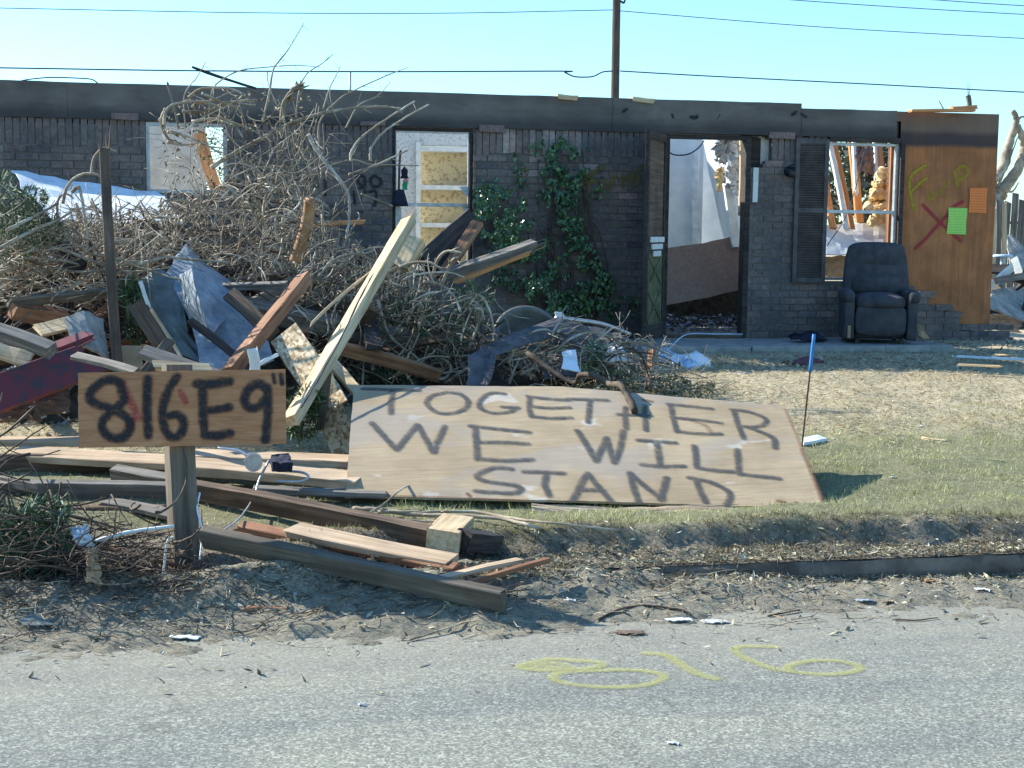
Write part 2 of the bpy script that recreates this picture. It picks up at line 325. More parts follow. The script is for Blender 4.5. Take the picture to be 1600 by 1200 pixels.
def decal(name, strokes, org, u, v, W, H, mat_, parent, off=.003, res=.008, pix=True, dens=1.0):
    """paint on the plane org+a*u+b*v; strokes = [(points, radius m[, density])]; points are photo pixels traced onto the plane"""
    org = Vector(org); u = Vector(u).normalized(); v = Vector(v).normalized(); n = u.cross(v)
    if n.dot(O3 - org) < 0: n = -n
    def uv(px, py):
        d = ray(px, py); k = (org - O3).dot(n) / d.dot(n); q = O3 + d * k - org; return (q.dot(u), q.dot(v))
    segs = []
    for st in strokes:
        pts, r = st[0], st[1]; dn = st[2] if len(st) > 2 else 1
        q = [uv(*a) for a in pts] if pix else pts
        if len(q) > 2: q = catmull([Vector((a[0], a[1], 0)) for a in q], 5); q = [(a.x, a.y) for a in q]
        for a, b in zip(q[:-1], q[1:]): segs.append((a, b, r, dn))
    A = np.array([s[0] for s in segs]); B = np.array([s[1] for s in segs])
    x0, y0 = np.minimum(A, B).min(0) - .06; x1, y1 = np.maximum(A, B).max(0) + .06
    x0, y0, x1, y1 = max(x0, 0), max(y0, 0), min(x1, W), min(y1, H)
    nx = max(2, int((x1 - x0) / res)); ny = max(2, int((y1 - y0) / res))
    X, Y = np.meshgrid(np.linspace(x0, x1, nx), np.linspace(y0, y1, ny)); D = np.zeros(X.shape)
    for a, b, r, dn in segs:
        d = np.array(b) - a; L = max(d @ d, 1e-9); t = np.clip(((X - a[0]) * d[0] + (Y - a[1]) * d[1]) / L, 0, 1)
        dist = np.hypot(X - a[0] - t * d[0], Y - a[1] - t * d[1]) * (1 + .25 * (vnoise(X * 40, Y * 40, 3) - .5))
        D = np.maximum(D, dn * np.clip((1.45 * r - dist) / (.9 * r), 0, 1))
    D *= dens
    P = np.array(org)[None, None] + X[..., None] * np.array(u) + Y[..., None] * np.array(v) + np.array(n) * off
    idx = np.arange(nx * ny).reshape(ny, nx); F4 = np.stack([idx[:-1, :-1], idx[:-1, 1:], idx[1:, 1:], idx[1:, :-1]], -1).reshape(-1, 4)
    d = D.ravel(); F4 = F4[d[F4].max(1) > .03]; used = np.unique(F4); mp = -np.ones(nx * ny, int); mp[used] = np.arange(len(used))
    V = P.reshape(-1, 3)[used]
    if parent is not None:
        V = (np.array(parent.matrix_world.inverted())[:3, :3] @ V.T).T + np.array(parent.matrix_world.inverted().translation)
    return mesh_np(name, V, mp[F4], mat_, parent, np.repeat(d[used][:, None], 3, 1))
def catmull(P, k=6):
    P = [Vector(p) for p in P]
    if len(P) < 3: return [P[0].lerp(P[-1], i / k) for i in range(k + 1)]
    Q = [P[0] * 2 - P[1]] + P + [P[-1] * 2 - P[-2]]; out = []
    for i in range(1, len(Q) - 2):
        a, b, c, d = Q[i - 1:i + 3]
        for j in range(k):
            t = j / k; out.append(.5 * ((2 * b) + (c - a) * t + (2 * a - 5 * b + 4 * c - d) * t * t + (3 * b - a - 3 * c + d) * t ** 3))
    out.append(P[-1]); return out
def tubes(P, Rr, sides=5, caps=True):
    """P (n,s,3) centre lines, Rr (n,s) radii -> V,F"""
    n, s, _ = P.shape
    T = np.gradient(P, axis=1); T /= np.linalg.norm(T, axis=2, keepdims=True) + 1e-9
    ref = np.where(np.abs(T[:, :1, 2:3]) > .8, np.array([1., 0, 0]), np.array([0, 0, 1.])); ref = np.broadcast_to(ref, T.shape)
    A = np.cross(T, ref); A /= np.linalg.norm(A, axis=2, keepdims=True) + 1e-9; B = np.cross(T, A)
    th = np.arange(sides) / sides * 2 * np.pi
    V = P[:, :, None] + Rr[:, :, None, None] * (np.cos(th)[None, None, :, None] * A[:, :, None] + np.sin(th)[None, None, :, None] * B[:, :, None])
    idx = np.arange(n * s * sides).reshape(n, s, sides)
    F = np.stack([idx[:, :-1], idx[:, 1:], np.roll(idx, -1, 2)[:, 1:], np.roll(idx, -1, 2)[:, :-1]], -1).reshape(-1, 4)
    if caps:
        F = np.concatenate([F, idx[:, 0, :][:, [0, 1, 2, 3]], idx[:, -1, :][:, [3, 2, 1, 0]]]) if sides == 4 else F
    return V.reshape(-1, 3), F
def tube(name, pts, r0, r1, m, parent=None, k=6, sides=7, rough=.12, cap=True):
    q = catmull(pts, k); P = np.array([tuple(a) for a in q]); s = len(P); t = np.linspace(0, 1, s)
    r = (r0 + (r1 - r0) * t) * (1 + rough * (rng.random(s) - .5) * 2); P = P + (rng.random(P.shape) - .5) * r0 * rough * 2.5
    if cap:
        P = np.concatenate([P[:1], P, P[-1:]]); r = np.concatenate([[r[0] * .02], r, [r[-1] * .02]])
        T = P[2] - P[1]; P[0] = P[1] - T * .001; T = P[-2] - P[-3]; P[-1] = P[-2] + T * .001
    V, F = tubes(P[None], r[None], sides)
    return mesh_np(name, V, F, m, parent, smooth=True)
def branch(label, pts, r0, r1, m='bark', cat='branch', name='branch', twigs=0, group=None, **k):
    pts = [Vector(p) for p in pts]
    base = pts[0]; V = [p - base for p in pts]
    o = tube(name, V, r0, r1, M[m], **k); o.location = base
    if twigs:      # short side shoots grow out of the same piece of wood: merge them into the branch mesh
        q = catmull(V, 6); Ps = []; Rs = []
        for _ in range(twigs):
            i = random.randint(1, len(q) - 2); d = (q[i + 1] - q[i - 1]).normalized(); a = Vector([random.gauss(0, 1) for _ in range(3)]).normalized()
            dd = (d * .7 + a * .8).normalized(); L = random.uniform(.04, .16); b2 = (dd + Vector([random.gauss(0, .4) for _ in range(3)])).normalized()
            Ps.append([q[i], q[i] + dd * L * .5, q[i] + dd * L * .5 + b2 * L * .5]); Rs.append([r1 * .8, r1 * .55, r1 * .3])
        V2, F2 = tubes(np.array([[tuple(a) for a in p] for p in Ps]), np.array(Rs), 4)
        me = o.data; n0 = len(me.vertices); V1 = np.zeros(n0 * 3); me.vertices.foreach_get('co', V1)
        F1 = np.array([p.vertices[:] for p in me.polygons if len(p.vertices) == 4])
        me2 = mesh_np('t', np.concatenate([V1.reshape(-1, 3), V2]), np.concatenate([F1, F2 + n0]), M[m], smooth=True)
        o.data = me2.data; bpy.data.objects.remove(me2)
    return setp(o, label, cat, group)
def plank(label, p0, p1, w_, t_, m, name='plank', cat='plank', up=(0, 0, 1), jag=.016, jag1=None, group=None, warp=.004, splinter=0, parent=None, ch=.004, n=None):
    p0 = Vector(p0); p1 = Vector(p1); x = (p1 - p0); L = x.length; x.normalize(); z = Vector(up); z = (z - x * z.dot(x)).normalized(); y = z.cross(x)
    n = n or max(3, int(L / .12)); V = []; F = []; jag1 = jag if jag1 is None else jag1; ph = random.random() * 9
    prof = [(-w_ / 2 + ch, -t_ / 2), (w_ / 2 - ch, -t_ / 2), (w_ / 2, -t_ / 2 + ch), (w_ / 2, t_ / 2 - ch), (w_ / 2 - ch, t_ / 2), (-w_ / 2 + ch, t_ / 2), (-w_ / 2, t_ / 2 - ch), (-w_ / 2, -t_ / 2 + ch)]
    for i in range(n + 1):
        s = i / n; bend = Vector((0, math.sin(s * 3.1 + ph) * warp * 2, math.sin(s * 2.7 + ph * 2) * warp))
        for a, b in prof:
            dx = 0
            if i == 0: dx = -abs(random.gauss(0, jag))
            if i == n: dx = abs(random.gauss(0, jag1))
            V.append(Vector((s * L + dx, a, b)) + bend + Vector((0, random.gauss(0, .0012), random.gauss(0, .0012))))
    for i in range(n):
        for j in range(8):
            a = i * 8 + j; b = i * 8 + (j + 1) % 8; F.append((a, b, b + 8, a + 8))
    F.append(tuple(range(7, -1, -1))); F.append(tuple(range(n * 8, n * 8 + 8)))
    for k in range(splinter):
        yy = random.uniform(-w_ / 2, w_ / 2) * .85; zz = random.uniform(-t_ / 2, t_ / 2) * .6; l = random.uniform(.06, .28); s = random.uniform(.004, .012)
        b = len(V); x0 = L - .05; V += [Vector((x0, yy - s, zz)), Vector((x0, yy + s, zz - s)), Vector((x0, yy, zz + s)), Vector((L + l, yy + random.gauss(0, .02), zz + random.gauss(0, .012)))]
        F += [(b, b + 1, b + 3), (b + 1, b + 2, b + 3), (b + 2, b, b + 3), (b, b + 2, b + 1)]
    me = bpy.data.meshes.new(name); me.from_pydata([tuple(v) for v in V], [], F); me.update(); me.materials.append(M[m])
    o = bpy.data.objects.new(name, me); COL.objects.link(o)
    mw = Matrix((x, y, z)).transposed().to_4x4(); mw.translation = p0; o.matrix_world = mw
    if parent: o.parent = parent; o.matrix_parent_inverse = parent.matrix_world.inverted()
    if label: setp(o, label, cat, group)
    return o
def sheet(name, ctrl, m, thick=.004, sub=8, crumple=.01, parent=None, freq=6, smooth=False, seed=0, jag=0, col=None):
    """bilinear patch through a grid of control points (rows of Vectors), crumpled, with thickness"""
    nr, nc = len(ctrl), len(ctrl[0]); C = np.array([[tuple(p) for p in r] for r in ctrl]); a = np.linspace(0, nr - 1, (nr - 1) * sub + 1); b = np.linspace(0, nc - 1, (nc - 1) * sub + 1)
    ai = np.minimum(a.astype(int), nr - 2); bi = np.minimum(b.astype(int), nc - 2); fa = (a - ai)[:, None, None]; fb = (b - bi)[None, :, None]
    P = (C[ai][:, bi] * (1 - fb) + C[ai][:, bi + 1] * fb) * (1 - fa) + (C[ai + 1][:, bi] * (1 - fb) + C[ai + 1][:, bi + 1] * fb) * fa
    ctr = P.mean((0, 1)); A, B = np.meshgrid(a, b, indexing='ij')
    for k in range(3): P[..., k] += crumple * 2 * (fbm(A * freq + k * 7, B * freq + 3, 5 + k + seed, 3) - .5) + (jag * (rng.random(A.shape) - .5) * ((A == 0) | (A == nr - 1) | (B == 0) | (B == nc - 1)))
    du = np.gradient(P, axis=0); dv = np.gradient(P, axis=1); Nn = np.cross(du, dv); Nn /= np.linalg.norm(Nn, axis=2, keepdims=True) + 1e-9
    h, w2 = A.shape; idx = np.arange(h * w2).reshape(h, w2); q = np.stack([idx[:-1, :-1], idx[:-1, 1:], idx[1:, 1:], idx[1:, :-1]], -1).reshape(-1, 4); k = h * w2
    rim = np.concatenate([idx[0, :], idx[1:, -1], idx[-1, :-1][::-1], idx[1:-1, 0][::-1]]); r2 = np.roll(rim, -1)
    F = np.concatenate([q, q[:, ::-1] + k, np.stack([rim, r2, r2 + k, rim + k], -1)[:, ::-1]])
    V = np.concatenate([(P + Nn * thick / 2).reshape(-1, 3), (P - Nn * thick / 2).reshape(-1, 3)]) - ctr
    o = mesh_np(name, V, F, M[m] if isinstance(m, str) else m, None, smooth=smooth); o.location = Vector(ctr)
    if parent: o.parent = parent; o.matrix_parent_inverse = parent.matrix_world.inverted()
    return o
def quads(P, L, Wd, D, Nn):
    """n little leaves: centre P, half length L along D, half width Wd"""
    D = D / (np.linalg.norm(D, axis=1, keepdims=True) + 1e-9); Sd = np.cross(D, Nn); Sd /= np.linalg.norm(Sd, axis=1, keepdims=True) + 1e-9; up = np.cross(Sd, D)
    L = L[:, None]; Wd = Wd[:, None]
    V = np.stack([P - D * L, P + Sd * Wd + up * Wd * .3, P + D * L, P - Sd * Wd + up * Wd * .3], 1).reshape(-1, 3)
    return V, np.arange(len(V)).reshape(-1, 4)
def rdir(n): a = rng.normal(size=(n, 3)); return a / np.linalg.norm(a, axis=1, keepdims=True)

# ------------------------------------------------------------ ground
YC, YH = 5.97, 14.08
def gz(x, y):
    x = np.asarray(x, float); y = np.asarray(y, float)
    z = np.interp(y, [YC, YC + .01, YC + .17, YC + .3, YC + .42, 9, 12, 13, 16, 60], [.10, .10, .105, .125, .185, .27, .41, .44, .5, .5])
    lf = np.clip((.55 - x) / .8, 0, 1) * np.clip((7.3 - y) / .6, 0, 1) * np.clip((y - YC - .1) / .1, 0, 1); z = z - .10 * lf
    bump_ = (fbm(x * 2.3, y * 2.3, 1) - .5) * .05 + (fbm(x * 9, y * 9, 2) - .5) * .025
    wob = (fbm(x * 1.7, 0 * y, 9) - .5) * .25
    z2 = np.interp(y + wob, [YC + .12, YC + .30, YC + .40], [0, .0, .055]); edge = np.where(y < YC + .8, z2 - np.interp(y, [YC + .17, YC + .3, YC + .42], [0, .02, .055]) * 0.6, 0)
    bump_ = bump_ + (fbm(x * 14, y * 14, 33) - .5) * .07 * np.clip((6.6 - y) / .2, 0, 1)
    return z + np.where(y > YC + .15, bump_, 0) + edge * np.clip((YC + .9 - y) / .5, 0, 1)
def grid(name, xs, ys, fz, m, **k):
    X, Y = np.meshgrid(xs, ys); Z = fz(X, Y); idx = np.arange(X.size).reshape(X.shape)
    F = np.stack([idx[:-1, :-1], idx[:-1, 1:], idx[1:, 1:], idx[1:, :-1]], -1).reshape(-1, 4)
    o = mesh_np(name, np.stack([X, Y, Z], -1).reshape(-1, 3), F, m, smooth=True); setp(o, **k); return o
xs = np.concatenate([[-300, -80, -30, -15], np.arange(-8, 12.01, .06), [15, 30, 80, 300]])
ys = np.concatenate([np.arange(YC + .015, 8, .03), np.arange(8, 14, .07), [14.5, 15, 17, 20, 30, 60, 150, 400]])
grid('ground', xs, ys, lambda x, y: gz(x, y), M['lawn'], kind='structure')
road = grid('road', [-300, -60, -20, -8, 0, 8, 20, 60, 300], [-60, -10, 0, 3, 5, 6.2], lambda x, y: 0 * x, M['asphalt'], kind='structure')
def gutz(x, y):
    x = np.asarray(x, float); y = np.asarray(y, float)
    return -.035 + .075 * np.clip((y - 5.0 - .35 * fbm(x * .8, y * 0, 4)) / .6, 0, 1) + (fbm(x * 4, y * 6, 8) - .5) * .06 + .05 * np.clip(1 - np.abs(x - .9) / 2.2, 0, 1) * np.clip((y - 5.45) / .4, 0, 1) * fbm(x * 3, y * 5, 6) * 1.5 + .13 * np.clip((y - 5.72) / .25, 0, 1) * np.clip((2.0 - x) / 1.2, 0, 1) * fbm(x * 2.5, y * 4, 16) + (fbm(x * 16, y * 16, 18) - .5) * .035 - .03 * np.clip((x - 2.2) / .8, 0, 1) * np.clip((y - 5.6) / .3, 0, 1)
def surf(x, y): return np.where(np.asarray(y) < YC + .005, np.maximum(gutz(x, y), 0), np.where(np.asarray(y) < YC + .16, np.maximum(gz(x, y), .11), gz(x, y)))
def PG(px, py, h=0.):
    z = .1
    for _ in range(14): p = PZ(px, py, z); z = .5 * z + .5 * (float(surf(p.x, p.y)) + h)
    return PZ(px, py, z)
grid('gutter_dirt', np.arange(-8, 10, .025), np.arange(4.75, 6.03, .02),
     gutz,
     M['dirt'], kind='structure')
mb = MB(); x = -12.
while x < 14:      # kerb: cast stones with slightly broken edges
    L = random.uniform(2.4, 3.2); dz = random.gauss(0, .006); dy = random.gauss(0, .006)
    nk = int(L / .05); vs = []; fs = []
    for i in range(nk + 1):
        xx = x + (L - .006) * i / nk; q1 = (fbm(xx * 5, 0.3, 51) - .5) * .06; q2 = (fbm(xx * 7, 5.3, 52) - .5) * .05
        for yy, zz in ((0, -.06), (q2, .05), (.012 + q2, .09 + q1 * .5), (.03 + q1, .108 + q1 * .4), (.15, .11 + q2 * .5), (.15, -.06)): vs.append((xx, YC + dy + yy, zz + dz))
    for i in range(nk):
        for j in range(6): fs.append((i * 6 + j, i * 6 + 6 + j, i * 6 + 6 + (j + 1) % 6, i * 6 + (j + 1) % 6))
    mb.add(vs, fs); x += L
mb.build('kerb', M['curb'], smooth=False)
setp(bpy.data.objects['kerb'], kind='structure')

# ------------------------------------------------------------ house
def wx(px, py=350): return PY(px, py, YH).x
def wz(px, py): return PY(px, py, YH).z
house = empty('ruined_house', (3, YH, .4), label='roofless brick house with broken windows and fascia dark along its bottom', cat='house')
bpy.context.view_layer.update()
def part(o, parent=None):
    parent = parent or house; o.parent = parent; o.matrix_parent_inverse = parent.matrix_world.inverted(); return o
ZT = 2.615; ZS = 2.375
W1 = (wx(229), wx(356), wz(290, 302)); W2 = (wx(613), wx(739), wz(680, 432)); DR = (wx(1036), wx(1171), .50); W3 = (wx(1289), wx(1408), wz(1340, 438))
openings = [W1, W2, DR, W3]
stp = [(wx(1408, 480), wz(1408, 440)), (wx(1428, 480), wz(1430, 455)), (wx(1452, 480), wz(1450, 472)), (wx(1476, 480), wz(1475, 488)), (wx(1500, 480), wz(1500, 508)), (wx(1578, 530), wz(1540, 511))]
def top_at(x):
    if x < wx(1172): return ZT
    if x < wx(1190): return wz(1180, 262)
    if x < wx(1203): return wz(1195, 248)
    if x < wx(1300): return ZT + .03 if wx(1205) < x < wx(1232) else ZT - .02
    if x < stp[0][0]: return ZT
    for a, b in zip(stp[:-1], stp[1:]):
        if x < b[0]: return a[1] if b is not stp[-1] else stp[-1][1]
    return 0
def brickcol(x, z):
    r = random.random(); b = random.choice([(.145, .120, .112), (.155, .125, .115), (.136, .118, .114), (.165, .130, .118), (.15, .124, .117)])
    if r < .03: b = (.24, .175, .16)
    elif r < .07: b = (.095, .086, .092)
    f = .88 + .24 * random.random()
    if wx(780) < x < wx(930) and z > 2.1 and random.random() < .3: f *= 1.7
    return tuple(c * f for c in b)
mb = MB(); mm = MB()
def brick(x0, x1, z0, z1, soldier=False):
    for a, b, zb in openings:
        if z1 > zb + .01:
            if x0 >= a and x1 <= b: return
            if x0 < a < x1 <= b + .2: x1 = a
            elif x1 > b > x0 >= a - .2: x0 = b
            if x0 < a and x1 > b: return
    if x1 - x0 < .025: return
    if z0 + (z1 - z0) * .5 > top_at((x0 + x1) / 2): return
    if random.random() < .004 and not soldier: return
    j = random.gauss(0, .0022); sol = random.uniform(-.012, .014) if soldier else 0
    rt = Matrix.Rotation(random.gauss(0, .006), 3, 'Y')
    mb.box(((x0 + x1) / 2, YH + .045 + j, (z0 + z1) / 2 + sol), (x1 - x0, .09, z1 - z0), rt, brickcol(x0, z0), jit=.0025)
XL = -5.2; ch_ = .0715; row = 0; z = .36
while z < ZS - .02:
    x = XL - (.105 if row % 2 else 0)
    while x < wx(1580): brick(x, x + .2, z, z + .0605); x += .21
    z += ch_; row += 1
x = XL
while x < wx(1408): brick(x, x + .058, z, ZT, True); x += .068
# loose sills and caps standing proud of the soldier course
for (pa, pb, za, zb) in ((178, 220, 177, 187), (562, 602, 190, 196), (747, 786, 195, 206), (1196, 1236, 206, 217)):
    mb.box(((wx(pa) + wx(pb)) / 2, YH + .02, (wz(pa, za) + wz(pa, zb)) / 2), (wx(pb) - wx(pa), .12, wz(pa, za) - wz(pa, zb)), Matrix.Rotation(random.gauss(0, .02), 3, 'Y'), (.17, .125, .12), jit=.005)
part(mb.build('brick_wall', M['brick'], colors=True))
edges = sorted({XL, *[v for o_ in openings for v in o_[:2]], stp[1][0], stp[2][0], stp[3][0], stp[4][0], stp[5][0], wx(1190), wx(1203)})
for a, b in zip(edges[:-1], edges[1:]):
    c = (a + b) / 2; zt = min(ZT - .02, top_at(c) - .05)
    for o_ in openings:
        if o_[0] < c < o_[1]: zt = o_[2] - .01
    if zt > .37: mm.bb(a, b, YH + .008, YH + .085, .34, zt)
part(mm.build('mortar_bed', M['mortar']))
sh = MB()
for a, b in zip(edges[:-1], edges[1:]):
    c = (a + b) / 2; zt = 2.80
    for o_ in openings:
        if o_[0] < c < o_[1]: zt = o_[2] - .02
    if c > W3[1] or wx(1172) < c < wx(1190): continue
    if zt > .45: sh.bb(a + .002, b - .002, YH + .095, YH + .16, .44, zt)
for o_ in openings: sh.bb(o_[0], o_[1], YH + .096, YH + .159, 2.585, 2.80)
part(sh.build('wall_sheathing', M['drywall_warm']))
f = MB(); f.bb(wx(1160), wx(1400), YH + .03, YH + .09, 2.60, 2.78); part(f.build('header_board', M['wood_dark']))
# fascia boards
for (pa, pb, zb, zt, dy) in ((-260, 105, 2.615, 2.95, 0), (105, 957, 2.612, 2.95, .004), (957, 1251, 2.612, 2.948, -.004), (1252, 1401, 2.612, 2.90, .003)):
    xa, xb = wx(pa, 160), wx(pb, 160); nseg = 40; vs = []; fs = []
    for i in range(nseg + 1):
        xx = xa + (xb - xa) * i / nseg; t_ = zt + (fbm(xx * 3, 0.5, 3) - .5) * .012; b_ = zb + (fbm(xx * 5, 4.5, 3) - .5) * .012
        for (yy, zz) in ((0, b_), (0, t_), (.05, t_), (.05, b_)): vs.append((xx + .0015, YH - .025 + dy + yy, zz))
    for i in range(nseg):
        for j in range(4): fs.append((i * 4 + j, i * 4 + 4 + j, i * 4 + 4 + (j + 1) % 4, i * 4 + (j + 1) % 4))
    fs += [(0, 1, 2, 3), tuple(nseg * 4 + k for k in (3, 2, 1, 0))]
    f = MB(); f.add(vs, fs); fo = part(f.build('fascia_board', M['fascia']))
for px, py, dx, dy, r in ((974, 174, 5, -3, .014), (1050, 179, 2, 5, .011), (1080, 183, 7, 1, .017), (1088, 180, 2, 3, .012), (1238, 179, 6, -4, .015), (1252, 178, 8, 5, .012), (1120, 186, 5, -7, .005)):
    part(decal('hole_mark', [([(px, py), (px + dx, py + dy)], r)], (XL, YH - .030, 2.6), (1, 0, 0), (0, 0, 1), 16, .35, M['spray_black'], None, off=.004, res=.008))  # black spots painted on in place of dark holes in the fascia
# boarded corner panel with steps of brick below
xa, xb = PY(1388, 350, YH + .1).x, PY(1553, 350, YH + .1).x; pz = wz(1480, 508)
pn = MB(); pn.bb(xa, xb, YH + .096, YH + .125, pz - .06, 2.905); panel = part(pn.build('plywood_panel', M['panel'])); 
# edge stud behind the panel
e = MB(); e.bb(xb - .06, xb - .004, YH + .127, YH + .21, pz + .05, 2.88); e.bb(xa + .02, xa + .07, YH + .127, YH + .21, .5, 2.88); part(e.build('corner_stud', M['wood_brown']))
PLN = dict(org=(XL, YH - .014, .3), u=(1, 0, 0), v=(0, 0, 1), W=15, H=3)
def onwall(name, strokes, m, dy=-.014, off=.003, res=.008):
    o = decal(name, strokes, (XL, YH + dy, .3), (1, 0, 0), (0, 0, 1), 15, 3, m, None, off=off, res=res); part(o); return o
X_ = lambda q: [(1400 + a / 6.67, 220 + b / 6.67) for a, b in q]
onwall('red_cross', [(X_([(280, 670), (360, 750), (460, 850), (560, 940), (670, 1040)]), .016), (X_([(700, 635), (600, 690), (500, 810), (400, 920), (300, 1030), (200, 1120)]), .016)], M['spray_red'], dy=.094)
onwall('yellow_lettering', [(X_([(300, 260), (190, 330), (145, 400), (140, 500), (165, 620), (185, 715)]), .017), (X_([(320, 390), (240, 450), (160, 530)]), .015),
    (X_([(330, 580), (390, 540), (400, 600), (340, 610)]), .013, .6), (X_([(430, 560), (480, 500), (560, 430)]), .013, .5), (X_([(560, 430), (440, 400)]), .012, .4), (X_([(480, 520), (500, 570), (540, 600)]), .012, .5),
    (X_([(640, 470), (625, 400), (610, 330), (640, 290), (700, 265), (750, 310), (720, 380), (640, 410)]), .017, .7), (X_([(660, 330), (690, 380), (650, 440)]), .015, .6)], M['spray_yellow2'], dy=.094)
Y_ = lambda q: [(880 + a / 8.89, 230 + b / 8.89) for a, b in q]
onwall('faded_yellow_lettering', [(Y_([(540, 290), (430, 340), (350, 400), (330, 480), (340, 600)]), .02, .8), (Y_([(350, 470), (450, 470)]), .02, .8), (Y_([(500, 600), (540, 500), (610, 470), (640, 580)]), .018, .6),
    (Y_([(500, 570), (640, 570)]), .015, .6), (Y_([(690, 540), (680, 430), (740, 400)]), .018, .7), (Y_([(820, 540), (830, 390), (900, 470), (960, 340), (980, 560)]), .018, .7), (Y_([(1050, 480), (1040, 340), (1090, 250)]), .016, .6)], M['spray_yellow2'], dy=-.006, off=.004).data.materials[0] = M['spray_yellow3']
Z_ = lambda q: [(450 + a / 8, 250 + b / 8) for a, b in q]
onwall('black_wall_numbers', [(Z_([(870, 200), (880, 280), (930, 330)]), .014), (Z_([(870, 190), (950, 210), (960, 320), (900, 350)]), .014), (Z_([(1100, 200), (1160, 250), (1140, 320), (1070, 330), (1030, 260), (1060, 205), (1100, 200)]), .014),
    (Z_([(1000, 400), (1090, 390), (1100, 480), (1080, 570)]), .014), (Z_([(820, 400), (835, 540)]), .014), (Z_([(960, 380), (960, 440)]), .012), (Z_([(470, 200), (470, 260), (465, 440)]), .012), (Z_([(270, 225), (330, 235)]), .012), (Z_([(880, 640), (940, 650)]), .01, .5)], M['spray_black'], dy=-.006, off=.004)
# window frames
def frame(x0, x1, z0, z1, y, wd, dp, m, rail=None, name='window_frame', sides='LRTB'):
    f = MB()
    if 'L' in sides: f.bb(x0, x0 + wd, y, y + dp, z0, z1)
    if 'R' in sides: f.bb(x1 - wd, x1, y, y + dp, z0, z1)
    if 'T' in sides: f.bb(x0 + wd, x1 - wd, y + .002, y + dp - .002, z1 - wd, z1)
    if 'B' in sides: f.bb(x0 + wd, x1 - wd, y + .002, y + dp - .002, z0, z0 + wd)
    if rail: f.bb(x0 + wd, x1 - wd, y + .008, y + dp * .6, rail - .018, rail + .018)
    return part(f.build(name, M[m], bevel=.003))
frame(W1[0] + .004, W1[1] - .004, W1[2], 2.60, YH + .03, .035, .07, 'alu')
frame(W2[0] + .004, W2[1] - .004, W2[2], 2.605, YH + .03, .03, .07, 'wood_dark')
frame(W2[0] + .036, W2[1] - .036, W2[2] + .03, 2.57, YH + .05, .012, .03, 'alu', rail=wz(680, 320))
frame(W3[0] + .004, W3[1] - .045, W3[2], 2.56, YH + .03, .03, .07, 'alu', rail=wz(1345, 331))
frame(W3[0] - .03, W3[1] + .01, W3[2] - .02, 2.615, YH - .018, .05, .046, 'wood_dark', name='window_trim', sides='RT')
# shattered glass hanging on the middle window
g = MB()
for pts in ([(738, 290), (718, 292), (726, 304), (738, 312)], [(738, 318), (720, 322), (728, 334), (738, 336)], [(614, 322), (626, 322), (628, 345), (620, 352), (614, 350)]):
    q = [PY(a, b, YH + .07) for a, b in pts]; g.add(q + [p + V3(0, .004, 0) for p in q], [tuple(range(len(q)))] + [tuple(range(2 * len(q) - 1, len(q) - 1, -1))])
part(g.build('broken_pane', M['speck']))
# door frame + open door leaf
frame(DR[0] + .003, DR[1] - .003, .50, 2.60, YH - .004, .055, .14, 'wood_dark', name='door_frame', sides='LR')
f = MB(); f.bb(DR[0] + .058, DR[1] - .058, YH - .002, YH + .13, wz(1100, 217), 2.60); part(f.build('door_head', M['wood_dark']))
f = MB(); f.bb(DR[0] + .058, DR[1] - .058, YH - .02, YH + .12, .49, .535); part(f.build('door_sill', M['wood_brown'], bevel=.004))
hx = DR[0] + .0; hinge = V3(hx, YH - .012, .54); fe = PY(1008, 400, YH - .78); dvec = V3(fe.x - hx, fe.y - hinge.y, 0); dL = dvec.length
door = MB(); dz = 2.05
for (a, b, z0, z1) in ((0, .06, 0, dz), (dL - .06, dL, 0, dz), (.06, dL - .06, dz - .08, dz), (.06, dL - .06, .86, .98), (.06, dL - .06, 0, .14)): door.bb(a, b, -.02, .02, z0, z1)
dob = door.build('door', M['wood_dark'], bevel=.003); dob.location = hinge; dob.rotation_euler = (0, 0, math.atan2(dvec.y, dvec.x)); bpy.context.view_layer.update(); part(dob)
M['door_green'] = simple('mossy green paint', (.05, .06, .025), (.17, .17, .09), 7, .7, .3)
lp = MB(); lp.bb(.061, dL - .061, -.008, .008, .141, .859)
for s in (1, -1):
    for q in range(2):
        a = math.atan2(.33 * s, dL - .16); lp.box((dL / 2, .012 if s > 0 else .014, .32 + q * .36), (dL - .14, .012, .03), Matrix.Rotation(-a, 3, 'Y'))
        lp.box((dL / 2, -.012 if s > 0 else -.014, .32 + q * .36), (dL - .14, .012, .03), Matrix.Rotation(-a, 3, 'Y'))
part(lp.build('lower_panel', M['door_green']), dob).matrix_parent_inverse = Matrix()
up_ = MB(); up_.bb(.061, dL - .061, -.004, .004, .981, dz - .081); part(up_.build('screen', M['wood_brown']), dob).matrix_parent_inverse = Matrix()
lt = MB()
for q in range(3): lt.box((dL * .5, .028, .985 - q * .07), (dL * (.75 - .18 * q), .02, .055), None)
for q in range(3): lt.box((dL * .5, -.028, .985 - q * .07), (dL * (.75 - .18 * q), .02, .055), None)
part(lt.build('latch_plate', M['white_paint'], bevel=.004), dob).matrix_parent_inverse = Matrix()
